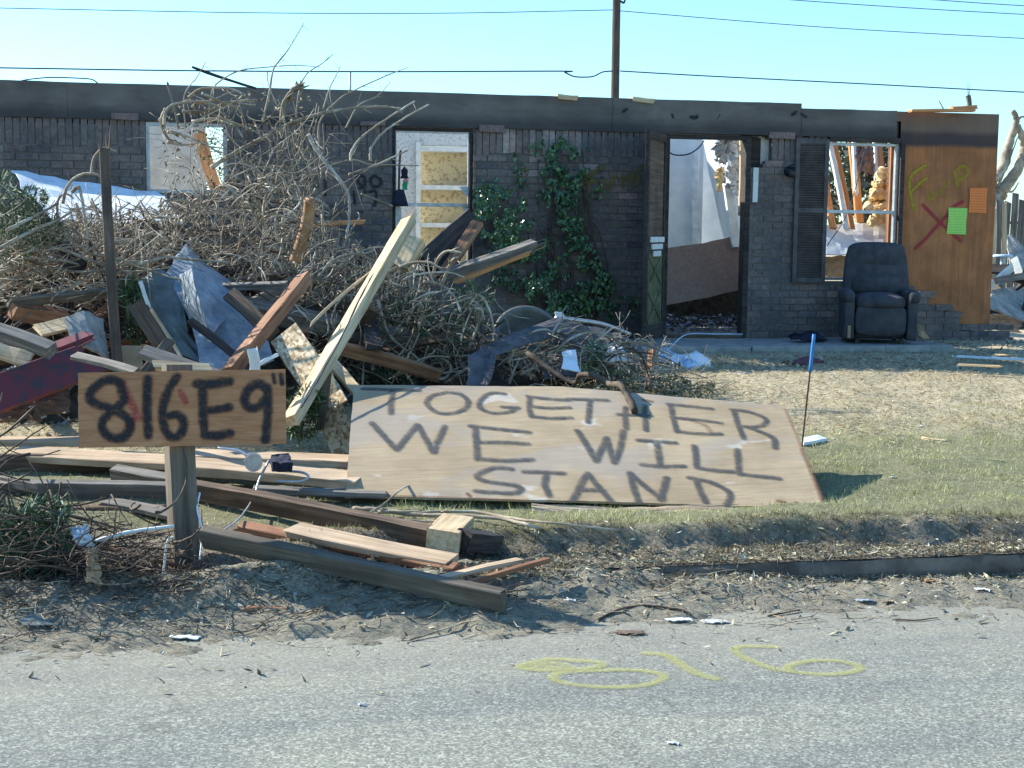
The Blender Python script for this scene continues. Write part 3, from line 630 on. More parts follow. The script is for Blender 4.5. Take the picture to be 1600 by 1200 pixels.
# shutter beside the right window
sx0, sx1, sz0, sz1 = wx(1238), wx(1290) - .004, wz(1262, 441), wz(1262, 217)
st = MB(); st.bb(sx0, sx0 + .045, YH - .045, YH - .012, sz0, sz1); st.bb(sx1 - .045, sx1, YH - .045, YH - .012, sz0, sz1)
for zz in (sz0, (sz0 + sz1) / 2 - .02, sz1 - .05): st.bb(sx0 + .046, sx1 - .046, YH - .043, YH - .013, zz, zz + .05)
zz = sz0 + .06
while zz < sz1 - .06:
    st.box(((sx0 + sx1) / 2, YH - .028, zz), (sx1 - sx0 - .09, .03, .006), Matrix.Rotation(R_(-42), 3, 'X')); zz += .026
M['shutter'] = simple('weathered shutter paint', (.075, .066, .066), (.14, .122, .118), 8, .8, .3)
part(st.build('shutter', M['shutter'], bevel=.002))
# white board painted in for the bright slit beside the door
f = MB(); f.box(((wx(1174) + wx(1182)) / 2, YH - .004, wz(1178, 289)), (wx(1182) - wx(1174), .03, wz(1178, 262) - wz(1178, 316)), None, jit=.004); part(f.build('bright_slit', M['white_paint']))
f = MB(); f.bb(wx(1171) + .002, wx(1204), YH + .1, YH + .13, wz(1180, 275), 2.6); part(f.build('gap_shade_board', M['wood_dark']))  # dark board added to darken the gap in the broken brick
# wall lamp
lp_c = PY(1232, 268, YH); L_ = MB()
def lathe(prof, seg=16, axis='Z', c=(0, 0, 0)):
    V = []; F = []
    for r, h in prof:
        for i in range(seg):
            a = 2 * math.pi * i / seg; p = (r * math.cos(a), r * math.sin(a), h)
            if axis == 'Y': p = (p[0], p[2], p[1])
            if axis == 'X': p = (p[2], p[0], p[1])
            V.append((p[0] + c[0], p[1] + c[1], p[2] + c[2]))
    for j in range(len(prof) - 1):
        for i in range(seg): F.append((j * seg + i, j * seg + (i + 1) % seg, (j + 1) * seg + (i + 1) % seg, (j + 1) * seg + i))
    return V, F
L_.add(*lathe([(0, -.01), (.055, -.01), (.055, -.03), (.03, -.045), (.02, -.10)], 16, 'Y', lp_c)); L_.add(*lathe([(0, .075), (.035, .06), (.045, .04), (.02, .03)], 14, 'Z', (lp_c.x, lp_c.y - .10, lp_c.z)))
lm = part(L_.build('wall_lamp', M['lampm'], smooth=True)); g = MB(); g.add(*lathe([(.02, .03), (.042, .01), (.045, -.03), (.03, -.06), (0, -.07)], 14, 'Z', (lp_c.x, lp_c.y - .10, lp_c.z)))
gl = g.build('lamp_glass', M['lampm'], smooth=True); gl.parent = lm
# floor and interior
f = MB(); f.bb(XL, wx(1500), YH + .17, YH + 7, .3, .52); part(f.build('floor_slab', M['concrete']))
def wallbox(px0, px1, py0, py1, Y, th, m, name='interior_wall', zb=None):
    a = PY(px0, (py0 + py1) / 2, Y).x; b = PY(px1, (py0 + py1) / 2, Y).x; z1 = PY((px0 + px1) / 2, py0, Y).z; z0 = PY((px0 + px1) / 2, py1, Y).z if zb is None else zb
    f = MB(); f.bb(a, b, Y, Y + th, z0, z1); return part(f.build(name, M[m]))
# behind the left window
wallbox(150, 322, 190, 340, YH + 1.9, .09, 'drywall_warm', zb=.53)
wallbox(352, 420, 190, 340, YH + 2.1, .09, 'drywall_warm', zb=.53)
part(plank(None, PY(312, 212, YH + 1.5), PY(342, 310, YH + 1.3), .13, .03, 'wood_orange', name='ceiling_joist', up=(0, -1, 0)))
# behind the middle window
wallbox(560, 657, 190, 420, YH + 2.0, .1, 'speck', zb=.53)
wallbox(735, 800, 190, 420, YH + 2.0, .1, 'speck', zb=.53)
wallbox(657, 735, 190, 228, YH + 2.0, .1, 'speck')
wallbox(657, 735, 229, 420, YH + 2.25, .05, 'news', name='wallpapered_back', zb=.53)
for py in (233, 293, 352): 
    a = PY(657, py, YH + 1.99).x + .003; b = PY(735, py, YH + 1.99).x - .003; zc = PY(696, py, YH + 1.99).z
    f = MB(); f.bb(a, b, YH + 1.985, YH + 2.245, zc - .025, zc + .025); part(f.build('shelf', M['white_paint']))
f = MB(); a = PY(650, 300, YH + 1.96).x; f.bb(a, a + .05, YH + 1.94, YH + 1.995, .53, PY(650, 222, YH + 1.96).z); part(f.build('shelf_post', M['white_paint']))
# hall behind the door: left partition, back wall, pipe, fallen panel
f = MB(); f.bb(DR[0] - .12, DR[0] - .03, YH + .17, YH + 2.0, .53, 2.62); part(f.build('partition_wall', M['drywall']))
wallbox(1000, 1096, 205, 560, YH + 2.0, .09, 'drywall', zb=.53)
wallbox(1096, 1180, 205, 560, YH + 2.6, .09, 'drywall', zb=.53)
part(tube('pipe', [PY(1089, 232, YH + 1.85), PY(1087, 262, YH + 1.85), PY(1086, 300, YH + 1.85), PY(1088, 400, YH + 1.85)], .045, .045, M['white_paint'], rough=.03))
part(sheet('ceiling_board', [[PY(1098, 216, YH + 1.6), PY(1128, 216, YH + 1.2)], [PY(1131, 372, YH + 1.9), PY(1141, 372, YH + 1.5)]], 'drywall', .012, 6, .01))
part(sheet('roof_lining', [[PY(1120, 214, YH + .5), PY(1146, 214, YH + .5), PY(1162, 214, YH + .6)], [PY(1120, 250, YH + .9), PY(1142, 262, YH + .6), PY(1160, 262, YH + .8)], [PY(1130, 280, YH + .9), PY(1147, 300, YH + .7), PY(1158, 310, YH + .9)]], 'foil', .004, 10, .07, freq=5))
part(plank(None, PY(1134, 280, YH + .9), PY(1152, 385, YH + .7), .10, .05, 'white_paint', name='rafter', up=(0, -1, 0)))
part(plank(None, PY(1160, 214, YH + .4), PY(1159, 330, YH + .3), .07, .04, 'wood_pale', name='stud', up=(0, -1, 0), jag=.03))
part(sheet('insulation_scrap', [[PY(1121, 262, YH + .7), PY(1130, 262, YH + .7)], [PY(1120, 298, YH + .7), PY(1125, 300, YH + .7)]], 'insul', .03, 6, .03))
part(sheet('fallen_hardboard', [[PY(1036, 388, YH + .75), PY(1100, 380, YH + .8), PY(1168, 364, YH + .85)], [PY(1036, 478, YH + .45), PY(1100, 466, YH + .5), PY(1168, 450, YH + .55)]], 'panel_brown', .012, 6, .006))
f = MB(); f.bb(DR[0] - .02, DR[1] + .6, YH + 1.25, YH + 1.3, .53, 1.0); part(f.build('shade_board', M['mound']))  # dark board added to stand for the shadowed void under the hardboard
part(tube('hanging_cable', [PY(1042, 236, YH + .1), PY(1055, 242, YH + .3), PY(1075, 241, YH + .3), PY(1090, 232, YH + .3), PY(1100, 220, YH + .3)], .008, .008, M['wire'], rough=.02))
# room behind the right window
part(sheet('fallen_drywall', [[PY(1285, 352, YH + .75), PY(1340, 350, YH + .8), PY(1404, 350, YH + .85)], [PY(1285, 398, YH + .35), PY(1340, 398, YH + .35), PY(1404, 400, YH + .4)]], 'drywall', .014, 8, .012))
part(sheet('cardboard_sheet', [[PY(1285, 399, YH + .5), PY(1330, 399, YH + .5)], [PY(1285, 436, YH + .4), PY(1330, 436, YH + .4)]], 'card', .01, 6, .03))
for (a, b, c, d, dy, wd, m_) in ((1296, 222, 1322, 356, .5, .05, 'white_paint'), (1303, 222, 1330, 356, .54, .06, 'wood_orange'), (1330, 222, 1344, 345, .9, .09, 'wood_orange'), (1333, 222, 1339, 300, .85, .04, 'white_paint'), (1372, 222, 1380, 300, 1.0, .09, 'wood_orange'), (1365, 222, 1371, 290, .95, .035, 'white_paint'), (1290, 288, 1302, 356, .6, .07, 'wood_orange')):
    part(plank(None, PY(a, b, YH + dy + .3), PY(c, d, YH + dy), wd, .045, m_, name='leaning_stud', up=(0, -1, 0), jag=.02))
part(sheet('torn_lining', [[PY(1338, 228, YH + 1.1), PY(1352, 226, YH + 1.1), PY(1366, 232, YH + 1.1)], [PY(1338, 262, YH + 1.0), PY(1352, 272, YH + 1.0), PY(1366, 268, YH + 1.1)]], 'panel_brown', .006, 8, .05))
ib = MB()
for k in range(120):
    t_ = random.random(); a = 1346 + 50 * random.random(); b = 266 + 82 * random.random()
    if a < 1344 + (350 - b) * .42: continue
    c = PY(a, b, YH + .6 + random.random() * .25); vs, fs = lathe([(0, -.05), (.05, -.03), (.065, 0), (.05, .035), (0, .05)], 9)
    rt = Matrix.Rotation(random.random() * 3, 3, rdir(1)[0]); s = random.uniform(.6, 1.3)
    ib.add([rt @ Vector(v) * s * (1 + .5 * (mnoise.noise(Vector(v) * 30 + c * 5))) + c for v in vs], fs)
part(ib.build('insulation_batt', M['insul']))
wallbox(1405, 1470, 205, 500, YH + 2.5, .09, 'drywall_warm', zb=.53)
part(tube('hanging_wire', [PY(1352, 232, YH + .15), PY(1335, 300, YH + .15), PY(1318, 345, YH + .15), PY(1292, 384, YH + .15)], .005, .005, M['wire'], rough=.02))
# scraps of roof timber on the fascia
def top_scrap(label, a, b, c, d, h, m_, y=0.0, wd=.1, **k):
    return plank(label, PY(a, b, YH + y), PY(c, d, YH + y), wd, h, m_, name='roof_scrap', cat='wood scrap', **k)
top_scrap('yellow lit wood block left of the utility pole on the fascia', 872, 152, 899, 153, .05, 'wood_pale', jag=.012)
top_scrap('yellow lit wood block right of the utility pole on the fascia', 990, 156, 1017, 158, .05, 'wood_pale', jag=.012)
top_scrap('long thin board lying on the fascia at its right end', 1424, 174, 1520, 172, .03, 'wood_orange', jag=.02)
top_scrap('short thick block topmost on the fascia at its right end', 1488, 169, 1521, 168, .04, 'wood_orange', y=.03, jag=.015)
plank('small upright splinter with a spike on the fascia', PY(1514, 166, YH), PY(1513, 150, YH), .045, .04, 'wood_grey', name='splinter', cat='wood scrap', up=(0, 1, 0), jag=.01, splinter=2)
branch('thin bent nail sticking up near the right end of the fascia', [PY(1474, 170, YH), PY(1467, 157, YH)], .006, .004, 'rust', cat='nail', name='nail')
# door rubble on the floor
n = 2600; P = np.stack([rng.uniform(DR[0] - .02, DR[1] + 2.6, n), rng.uniform(YH + .2, YH + 1.2, n), .53 + rng.random(n) * .16], 1)
Vq, Fq = quads(P, rng.uniform(.008, .045, n), rng.uniform(.005, .03, n), rdir(n) * [1, 1, .3], rdir(n) * .5 + [0, 0, 1])
cc = np.array([(.5, .5, .52), (.2, .16, .12), (.1, .08, .07), (.35, .28, .2), (.25, .3, .45)])[rng.integers(0, 5, n)] * rng.uniform(.4, 1.2, (n, 1))
setp(mesh_np('floor_litter', Vq, Fq, M['litter'], col=np.repeat(cc, 4, 0)), 'torn paper and plaster crumbs on the house floor', 'litter', kind='stuff')
# porch
zp = .50; pf = PZ(1300, 541, zp).y; pc = MB(); cuts = [wx(1000) - .2, 3.2, 4.05, 4.9, 5.55, 6.3, PZ(1497, 541, zp).x]
for a, b in zip(cuts[:-1], cuts[1:]): pc.box(((a + b) / 2, (pf + YH) / 2, zp - .09), (b - a - .006, YH - pf - .01, .18), Matrix.Rotation(random.gauss(0, .002), 3, 'Y'), jit=.006)
porch = pc.build('porch_slab', M['concrete'], bevel=.01); setp(porch, kind='structure')

# ------------------------------------------------------------ notices
def notice(label, q, m_, nm='notice'):
    c = [PY(a, b, YH + .085) for a, b in q]; o = sheet(nm, [[c[0], c[1]], [c[3], c[2]]], m_, .0015, 6, .006, freq=2); setp(o, label, 'notice'); return o
notice('green printed paper notice stapled over the red cross', [(1482, 324), (1512, 325), (1509, 366), (1480, 365)], 'green_paper')
notice('orange printed paper notice at the edge of the plywood panel', [(1515, 293), (1543, 293), (1541, 333), (1514, 332)], 'orange_paper')

# ------------------------------------------------------------ recliner
rc = PY(1369, 530, YH - .62); rc.z = zp + .0
chair = empty('recliner', rc, label='dark charcoal plush recliner on the porch under the right window', cat='armchair'); chair.rotation_euler = (0, 0, R_(-19)); chair.scale = (.86, .95, .955)
bpy.context.view_layer.update()
def cushion(name, c, d, rot=(0, 0, 0), m_='fabric', bev=.05, puff=.02, taper=1, parent=chair, seg=7):
    bm_ = MB(); V = []; F = []; n_ = seg; idx = {}
    def key(p): return tuple(round(v, 4) for v in p)
    for ax in range(3):
        for s in (-1, 1):
            for i in range(n_):
                for j in range(n_):
                    q = []
                    for (u_, v_) in ((i, j), (i + 1, j), (i + 1, j + 1), (i, j + 1)):
                        p = [0, 0, 0]; p[ax] = s; p[(ax + 1) % 3] = 2 * u_ / n_ - 1; p[(ax + 2) % 3] = 2 * v_ / n_ - 1; k = key(p)
                        if k not in idx: idx[k] = len(V); V.append(Vector(p))
                        q.append(idx[k])
                    F.append(tuple(q if s > 0 else q[::-1]))
    out = []
    for p in V:
        h = Vector(d) / 2; q = Vector([p[i] * h[i] for i in range(3)]); inner = Vector([max(-h[i] + bev, min(h[i] - bev, q[i])) for i in range(3)]); e_ = q - inner
        if e_.length > 0: q = inner + e_.normalized() * min(e_.length, bev)
        q += Vector([p[i] * puff * (1 - p[(i + 1) % 3] ** 2) * (1 - p[(i + 2) % 3] ** 2) for i in range(3)])
        q.x *= 1 + (taper - 1) * (p.z + 1) / 2; q += Vector([mnoise.noise(q * 6 + Vector((i * 9, 0, 0))) * .006 for i in range(3)]); out.append(q)
    bm_.add(out, F); o = bm_.build(name, M[m_], smooth=True); o.parent = parent; o.location = c; o.rotation_euler = rot
    md = o.modifiers.new('s', 'SUBSURF'); md.levels = md.render_levels = 1; return o
cushion('base', (0, .05, .20), (.62, .66, .30), bev=.03, puff=.01)
cushion('footrest', (0, -.34, .25), (.56, .09, .30), bev=.035, puff=.015)
cushion('seat', (0, -.08, .44), (.56, .62, .15), bev=.06, puff=.03)
bk = cushion('backrest', (0, .28, .70), (.78, .20, .66), (R_(-13), 0, 0), bev=.06, puff=.02, taper=.88)
cushion('back_roll', (0, .33, .90), (.66, .24, .30), (R_(-13), 0, 0), bev=.07, puff=.02)
cushion('lumbar_roll', (0, .17, .60), (.56, .18, .24), (R_(-10), 0, 0), bev=.09, puff=.02)
for s in (-1, 1):
    cushion('arm', (s * .36, -.02, .27), (.14, .70, .46), bev=.03, puff=.0)
    cushion('arm_roll', (s * .375, -.06, .50), (.17, .68, .15), bev=.07, puff=.0)
for s in (-1, 1):
    for t_ in (-.25, .3): q = MB(); q.box((s * .25, t_, .03), (.05, .05, .06)); o = q.build('foot', M['wood_dark'], bevel=.004); o.parent = chair
lbl = MB(); lbl.box((-.36, -.385, .13), (.035, .012, .13), None); o = lbl.build('torn_side_tag', M['card']); o.parent = chair
# things beside the chair
o = sheet('blue_bottle', [[rc + V3(.2, -.22, .52), rc + V3(.3, -.22, .52)], [rc + V3(.2, -.3, .52), rc + V3(.3, -.3, .52)]], 'plastic_blue', .03, 4, .01); setp(o, 'small pale blue packet lying on the recliner seat', 'packet'); o.name = 'packet'
o = sheet('shell_scrap', [[PY(1430, 508, YH - .4), PY(1436, 505, YH - .4)], [PY(1440, 530, YH - .55), PY(1452, 529, YH - .5)]], 'card', .012, 5, .02); o.name = 'board_scrap'; setp(o, 'curved pale scrap leaning beside the recliner', 'scrap')

# ------------------------------------------------------------ ivy
def poly_samples(poly, n):
    P = np.array(poly, float); mn, mx = P.min(0), P.max(0); out = []
    while len(out) < n:
        q = rng.uniform(mn, mx, (n * 2, 2)); ins = np.zeros(len(q), bool)
        for (x1, y1), (x2, y2) in zip(P, np.roll(P, -1, 0)):
            c = ((y1 > q[:, 1]) != (y2 > q[:, 1])) & (q[:, 0] < (x2 - x1) * (q[:, 1] - y1) / (y2 - y1 + 1e-12) + x1); ins ^= c
        out += list(q[ins])
    return np.array(out[:n])
def PYs(Q, Yv):
    A = np.array(CM); d = np.stack([(Q[:, 0] - 800) / FPX, (600 - Q[:, 1]) / FPX, -np.ones(len(Q))], 1) @ A.T
    return np.array([0, 0, CAMH]) + d * (Yv / d[:, 1])[:, None]
ivy = empty('ivy', PY(870, 500, YH - .1), label='dark green glossy ivy climbing the brick wall left of the door', cat='climbing plant'); bpy.context.view_layer.update()
LV = []
for poly, n_, d0 in (([(742, 292), (760, 276), (792, 283), (812, 300), (836, 330), (842, 372), (822, 392), (790, 388), (756, 380), (742, 350)], 2300, .62), ([(856, 232), (876, 215), (905, 235), (922, 262), (905, 300), (912, 360), (935, 400), (962, 445), (948, 480), (905, 492), (850, 500), (826, 470), (838, 410), (858, 350), (850, 300)], 3600, .22),
                     ([(812, 395), (850, 385), (870, 440), (868, 492), (838, 498), (822, 460)], 1500, .5), ([(760, 380), (840, 370), (850, 440), (800, 460), (770, 440)], 500, .2), ([(800, 240), (850, 215), (860, 300), (830, 330), (806, 290)], 260, .08), ([(905, 215), (925, 210), (945, 300), (930, 340)], 60, .05), ([(930, 440), (1000, 470), (990, 500), (900, 500)], 220, .12)):
    q = poly_samples(poly, n_); Yv = YH - .02 - rng.random(n_) ** 1.2 * d0; nn = fbm(q[:, 0] / 16, q[:, 1] / 16, 3); keep = nn > .45; LV.append(PYs(q[keep], Yv[keep]))
P = np.concatenate(LV); n = len(P); Nn = rng.normal(size=(n, 3)) * .45 + [-.3, -.9, .5]
Vq, Fq = quads(P, rng.uniform(.013, .034, n), rng.uniform(.009, .024, n), rng.normal(size=(n, 3)) * [.6, .3, 1] - [0, 0, .5], Nn)
cc = np.array([(.035, .09, .03), (.055, .14, .04), (.03, .07, .035), (.10, .19, .06)])[rng.integers(0, 4, n)] * rng.uniform(.6, 1.2, (n, 1))
part(mesh_np('foliage', Vq, Fq, M['leaf'], col=np.repeat(cc, 4, 0)), ivy)
for k in range(16):
    a = 835 + 100 * random.random(); b = a + random.uniform(-30, 30); t_ = random.uniform(230, 400)
    part(tube('stem', [PY(a, 505, YH - .12), PY((a + b) / 2 + 8, 440, YH - .1), PY((a + b) / 2 - 8, 360, YH - .05), PY(b * .5 + 440, t_, YH - .03)], .009, .004, M['bark_dark'], k=4, sides=5), ivy)

# ------------------------------------------------------------ pole, wires, background
def pole(label, px, Y, top, r, tilt=0):
    b = PY(px, 300, Y); o = tube('utility_pole', [V3(b.x - tilt * .5, Y, .3), V3(b.x + tilt * .5, Y, 6), V3(b.x + tilt, Y, top)], r * 1.1, r * .9, M['pole'], rough=.02, sides=12)
    return setp(o, label, 'utility pole')
WY = 40
up = empty('utility_pole', (PY(962, 300, WY).x, WY, 0), label='dark wooden utility pole standing behind the house with wires attached', cat='utility pole'); bpy.context.view_layer.update()
pb = PY(961, 153, WY); pt = PY(963.5, 0, WY); dd = (pt - pb) / (pt.z - pb.z)
part(tube('post', [pb - dd * (pb.z - .2), pb, pt, pt + dd * 3.0], .125, .115, M['pole'], rough=.01, sides=12), up)
ca = MB(); tp = pt + dd * 2.4; ca.box((tp.x, tp.y - .16, tp.z), (2.2, .1, .12)); part(ca.build('crossarm', M['pole'], bevel=.01), up)
for s in (-1, -.4, .4, 1):
    i_ = MB(); i_.add(*lathe([(0, .2), (.03, .18), (.05, .12), (.03, .08), (.05, .04), (.03, 0)], 10, 'Z', (tp.x + s, tp.y - .16, tp.z + .06))); part(i_.build('insulator', M['glass_l'], smooth=True), up)
part(tube('guy_strand', [pt + V3(.1, -.1, -.05), PY(975, 4, WY), PY(978, -8, WY)], .03, .03, M['wire'], rough=0), up)
def wire(label, pts, r=.017, ys=None):
    ys = ys or [WY - .15] * len(pts); P_ = [PY(a, b, y) for (a, b), y in zip(pts, ys)]
    o = tube('overhead_wire', P_, r, r, M['wire'], rough=0, k=10, sides=6); setp(o, label, 'wire'); return o
wire('upper pale overhead wire left of the utility pole', [(-420, 4), (0, 12.5), (400, 20), (700, 20.5), (957, 15.5)], .012)
wire('upper overhead wire running right from the utility pole', [(969, 17), (1280, 42), (1600, 60), (1900, 74)], .012)
wire('lower thick overhead wire running left from the utility pole with a sagging loop', [(-420, 100), (0, 106), (300, 110.5), (600, 112), (873, 111.2), (882, 113), (897, 119.5), (915, 120.5), (928, 119), (942, 112.5), (957, 111)], .021)
wire('lower thick overhead wire running right from the utility pole', [(969, 111), (1110, 119), (1350, 131), (1600, 144), (1900, 158)], .019)
wire('second highest overhead wire at the upper right of the sky', [(1000, -18), (1240, 0), (1400, 11), (1600, 22.5), (1900, 38)], .012)
wire('highest overhead wire at the upper right corner', [(1200, -20), (1465, 0), (1600, 9), (1900, 26)], .012)
o = tube('distant_post', [PY(548, 300, 60), PY(547, 112.5, 60)], .055, .05, M['alu'], rough=0, sides=8); setp(o, 'thin grey post rising behind the fascia above the branches', 'post')
branch('thin black cable hump on the fascia at upper left', [PY(-6, 131, YH + .1), PY(20, 129, YH + .1), PY(45, 124, YH + .1), PY(80, 121, YH + .1), PY(120, 122, YH + .1), PY(143, 124, YH + .1), PY(153, 130, YH + .1)], .006, .006, 'wire', cat='cable', name='cable', rough=.02)

# ------------------------------------------------------------ the two painted signs
def PD(px, py, Z): return O3 + ray(px, py) * Z
c = [PD(122, 582, 6.24), PD(446, 577, 6.33), PD(447, 693, 6.33), PD(124, 700, 6.24)]
pbase = PZ(285, 882, .06); pbase.y += .02
sign = empty('address_sign', pbase, label='small orange plywood address board 816E9 nailed to a wooden post', cat='sign'); bpy.context.view_layer.update()
bd = sheet('board', [[c[0], c[1]], [c[3], c[2]]], 'ply_sign', .014, 12, .002, jag=.002); part(bd, sign)
G5 = lambda q: [(a / 4, 380 + b / 4) for a, b in q]
u = c[1] - c[0]; v = c[3] - c[0]; nrm = u.cross(v).normalized(); nrm = -nrm if nrm.dot(O3 - c[0]) < 0 else nrm
base_ = c[3] + nrm * .008
def on_sign(name, st, m, off): o = decal(name, st, base_, u, u.normalized().cross(nrm) * (-1 if (u.normalized().cross(nrm)).dot(v) > 0 else 1), 1.1, .5, m, None, off=off, res=.004); part(o, sign); return o
r8 = .0185
on_sign('red_overspray', [([(192, 600), (203, 625), (212, 648), (200, 668)], .016, .55), ([(282, 612), (290, 628)], .012, .5), ([(226, 640), (218, 655)], .012, .4)], M['spray_red'], .002)
on_sign('lettering', [([(191, 612), (188, 600), (176, 594), (160, 597), (146, 608), (140, 620), (148, 630), (168, 637), (190, 646), (203, 660), (202, 674), (190, 684), (174, 684), (162, 673), (160, 660), (170, 647), (184, 636), (194, 624), (191, 612)], r8),
    ([(231, 592), (230, 635), (232, 680)], r8), ([(277, 589), (264, 608), (256, 632), (254, 655), (260, 675), (272, 684), (284, 676), (287, 660), (278, 648), (264, 650)], r8 * .95),
    ([(308, 600), (330, 600), (358, 596)], r8), ([(317, 600), (317, 640), (320, 680)], r8), ([(316, 640), (338, 640), (358, 636)], r8 * .9), ([(320, 680), (342, 681), (359, 677)], r8),
    ([(418, 612), (408, 600), (395, 603), (384, 616), (383, 630), (393, 638), (406, 634), (416, 622)], r8), ([(418, 606), (419, 640), (415, 688)], r8), ([(427, 586), (429, 598)], .008), ([(439, 586), (441, 600)], .009)], M['spray_black'], .004)
# post: top shows above the board, left side catches the sun
pz0 = pbase.copy(); pz0.z = -.15; ptop = PD(279, 571, 6.40); px_ = Vector((math.cos(R_(16)), -math.sin(R_(16)) * -1, 0))
ax = PD(282, 700, 6.38); low = PD(287, 880, 6.38); dirn = (ptop - low).normalized(); foot_ = low - dirn * .25
pst = plank(None, foot_, ptop, .115, .115, 'wood_post', name='post', up=(math.sin(R_(-17)), math.cos(R_(-17)), 0), jag=.004, ch=.006); part(pst, sign)

BL, BR = PD(540, 776, 0), None
def corner(px, py, z): return PZ(px, py, z)
bl = corner(540, 776, .25); br = corner(1290, 798, .18); uu = (br - bl).normalized(); fw = Vector((0, 0, 1)).cross(uu); upv = uu.cross(fw) ; 
vv = (fw.normalized() * math.cos(R_(20)) + Vector((0, 0, 1)) * math.sin(R_(20)))
tl = bl + vv * 1.235; tr_ = br + vv * 1.17
nb = uu.cross(vv).normalized()
def onp(px, py): d = ray(px, py); k = (bl - O3).dot(nb) / d.dot(nb); return O3 + d * k
tl = onp(553, 603); tr_ = onp(1228, 636); tm = onp(880, 606); bm2 = onp(900, 784)
big = empty('plywood_banner', (bl + br) / 2, label='large plywood sheet painted TOGETHER WE WILL STAND leaning on the rubble', cat='sign'); bpy.context.view_layer.update()
part(sheet('sheet', [[tl, tm, tr_], [bl, bm2, onp(1290, 797)]], 'ply_sheet', .014, 16, .0, jag=.004), big)
G = lambda q: [(540 + a / 2.105, 590 + b / 2.105) for a, b in q]
rr = .0155
T_ = [[(65, 38), (150, 40), (245, 42)], [(160, 42), (155, 80), (152, 118)], [(340, 48), (290, 60), (272, 85), (300, 112), (345, 118), (392, 105), (408, 80), (385, 55), (340, 48)],
      [(528, 52), (485, 50), (450, 72), (447, 98), (485, 115), (540, 112), (570, 98)], [(570, 98), (520, 95)], [(612, 62), (608, 95), (615, 127)], [(605, 60), (670, 68), (742, 72)], [(612, 93), (670, 98), (740, 97)], [(615, 126), (680, 132), (745, 130)],
      [(735, 68), (800, 70), (865, 72)], [(808, 72), (804, 110), (800, 145)], [(925, 95), (922, 130), (925, 165)], [(990, 90), (988, 130), (990, 170)], [(900, 118), (1005, 122)],
      [(1072, 85), (1080, 130), (1092, 175)], [(1065, 84), (1130, 90), (1205, 98)], [(1078, 128), (1160, 135), (1235, 145)], [(1090, 173), (1160, 180), (1235, 181)],
      [(1280, 105), (1292, 150), (1310, 195)], [(1272, 101), (1330, 108), (1380, 128), (1382, 146), (1350, 157), (1300, 156)], [(1320, 157), (1370, 175), (1408, 195), (1412, 226)],
      [(90, 150), (130, 195), (170, 238)], [(170, 238), (205, 195), (240, 155)], [(240, 155), (265, 200), (290, 246)], [(290, 246), (310, 200), (330, 160)],
      [(430, 160), (432, 215), (435, 268)], [(415, 158), (500, 168), (605, 178)], [(432, 212), (520, 212), (600, 216)], [(435, 266), (520, 272), (612, 268)],
      [(765, 172), (795, 220), (825, 272)], [(825, 272), (845, 230), (860, 195)], [(860, 195), (870, 235), (885, 277)], [(885, 277), (905, 225), (915, 172)],
      [(965, 203), (1025, 206), (1085, 211)], [(1025, 208), (1030, 245), (1035, 282)], [(975, 283), (1040, 288), (1112, 287)], [(1148, 220), (1152, 255), (1155, 292)], [(1155, 292), (1210, 300), (1270, 305)], [(1288, 232), (1290, 270), (1292, 312)], [(1292, 312), (1350, 318), (1422, 326)],
      [(545, 299), (490, 296), (435, 318), (445, 335), (500, 345), (560, 354), (576, 368), (545, 378), (480, 376), (428, 372)], [(590, 308), (650, 309), (715, 312)], [(662, 312), (655, 350), (668, 385)], [(745, 402), (770, 355), (795, 312)], [(795, 312), (830, 355), (872, 405)], [(765, 366), (845, 368)],
      [(935, 310), (945, 355), (962, 406)], [(935, 312), (985, 355), (1038, 395)], [(1055, 325), (1045, 360), (1035, 398)], [(1152, 335), (1165, 370), (1182, 406)], [(1130, 325), (1200, 340), (1255, 368), (1262, 392), (1250, 412)]]
o = decal('lettering', [(G(q), rr if i < 20 else rr * 1.12, .88) for i, q in enumerate(T_)], bl - vv * .02 + nb * (1 if nb.z > 0 else -1) * .007, uu, vv, 2.6, 1.3, M['spray_grey'], None, off=.004, res=.006); part(o, big)
part(sheet('torn_ply_strip', [[onp(830, 786) + V3(0, -.01, 0), onp(960, 790) + V3(0, -.02, -.01), onp(1080, 788) + V3(0, -.02, 0), onp(1215, 788)], [onp(830, 792) + V3(0, -.02, -.02), onp(960, 800) + V3(0, -.04, -.03), onp(1080, 797) + V3(0, -.03, -.01), onp(1215, 791) + V3(0, -.01, -.01)]], 'wood_peach', .004, 6, .004, jag=.008), big)
M['mud'] = paintmat('red brown stain', (.20, .085, .045), .35, 60)
for q_ in [(G([(1420, 400), (1440, 403)]), .012, .9), (G([(1480, 405), (1490, 412)]), .010, .9), (G([(1500, 430), (1520, 435)]), .016, 1), (G([(1448, 100), (1475, 160), (1500, 225)]), .010, .4), (G([(1110, 130), (1180, 150), (1200, 170)]), .016, .35), (G([(985, 70), (1010, 75)]), .012, .8), (G([(1500, 230), (1540, 330), (1572, 420)]), .012, .6), (G([(400, 380), (410, 390)]), .008, .9), (G([(20, 384), (300, 392), (600, 402)]), .006, .7)]:
    part(decal('mud_stain', [q_], bl - vv * .02 + nb * (1 if nb.z > 0 else -1) * .007, uu, vv, 2.6, 1.3, M['mud'], None, off=.003, res=.006), big)
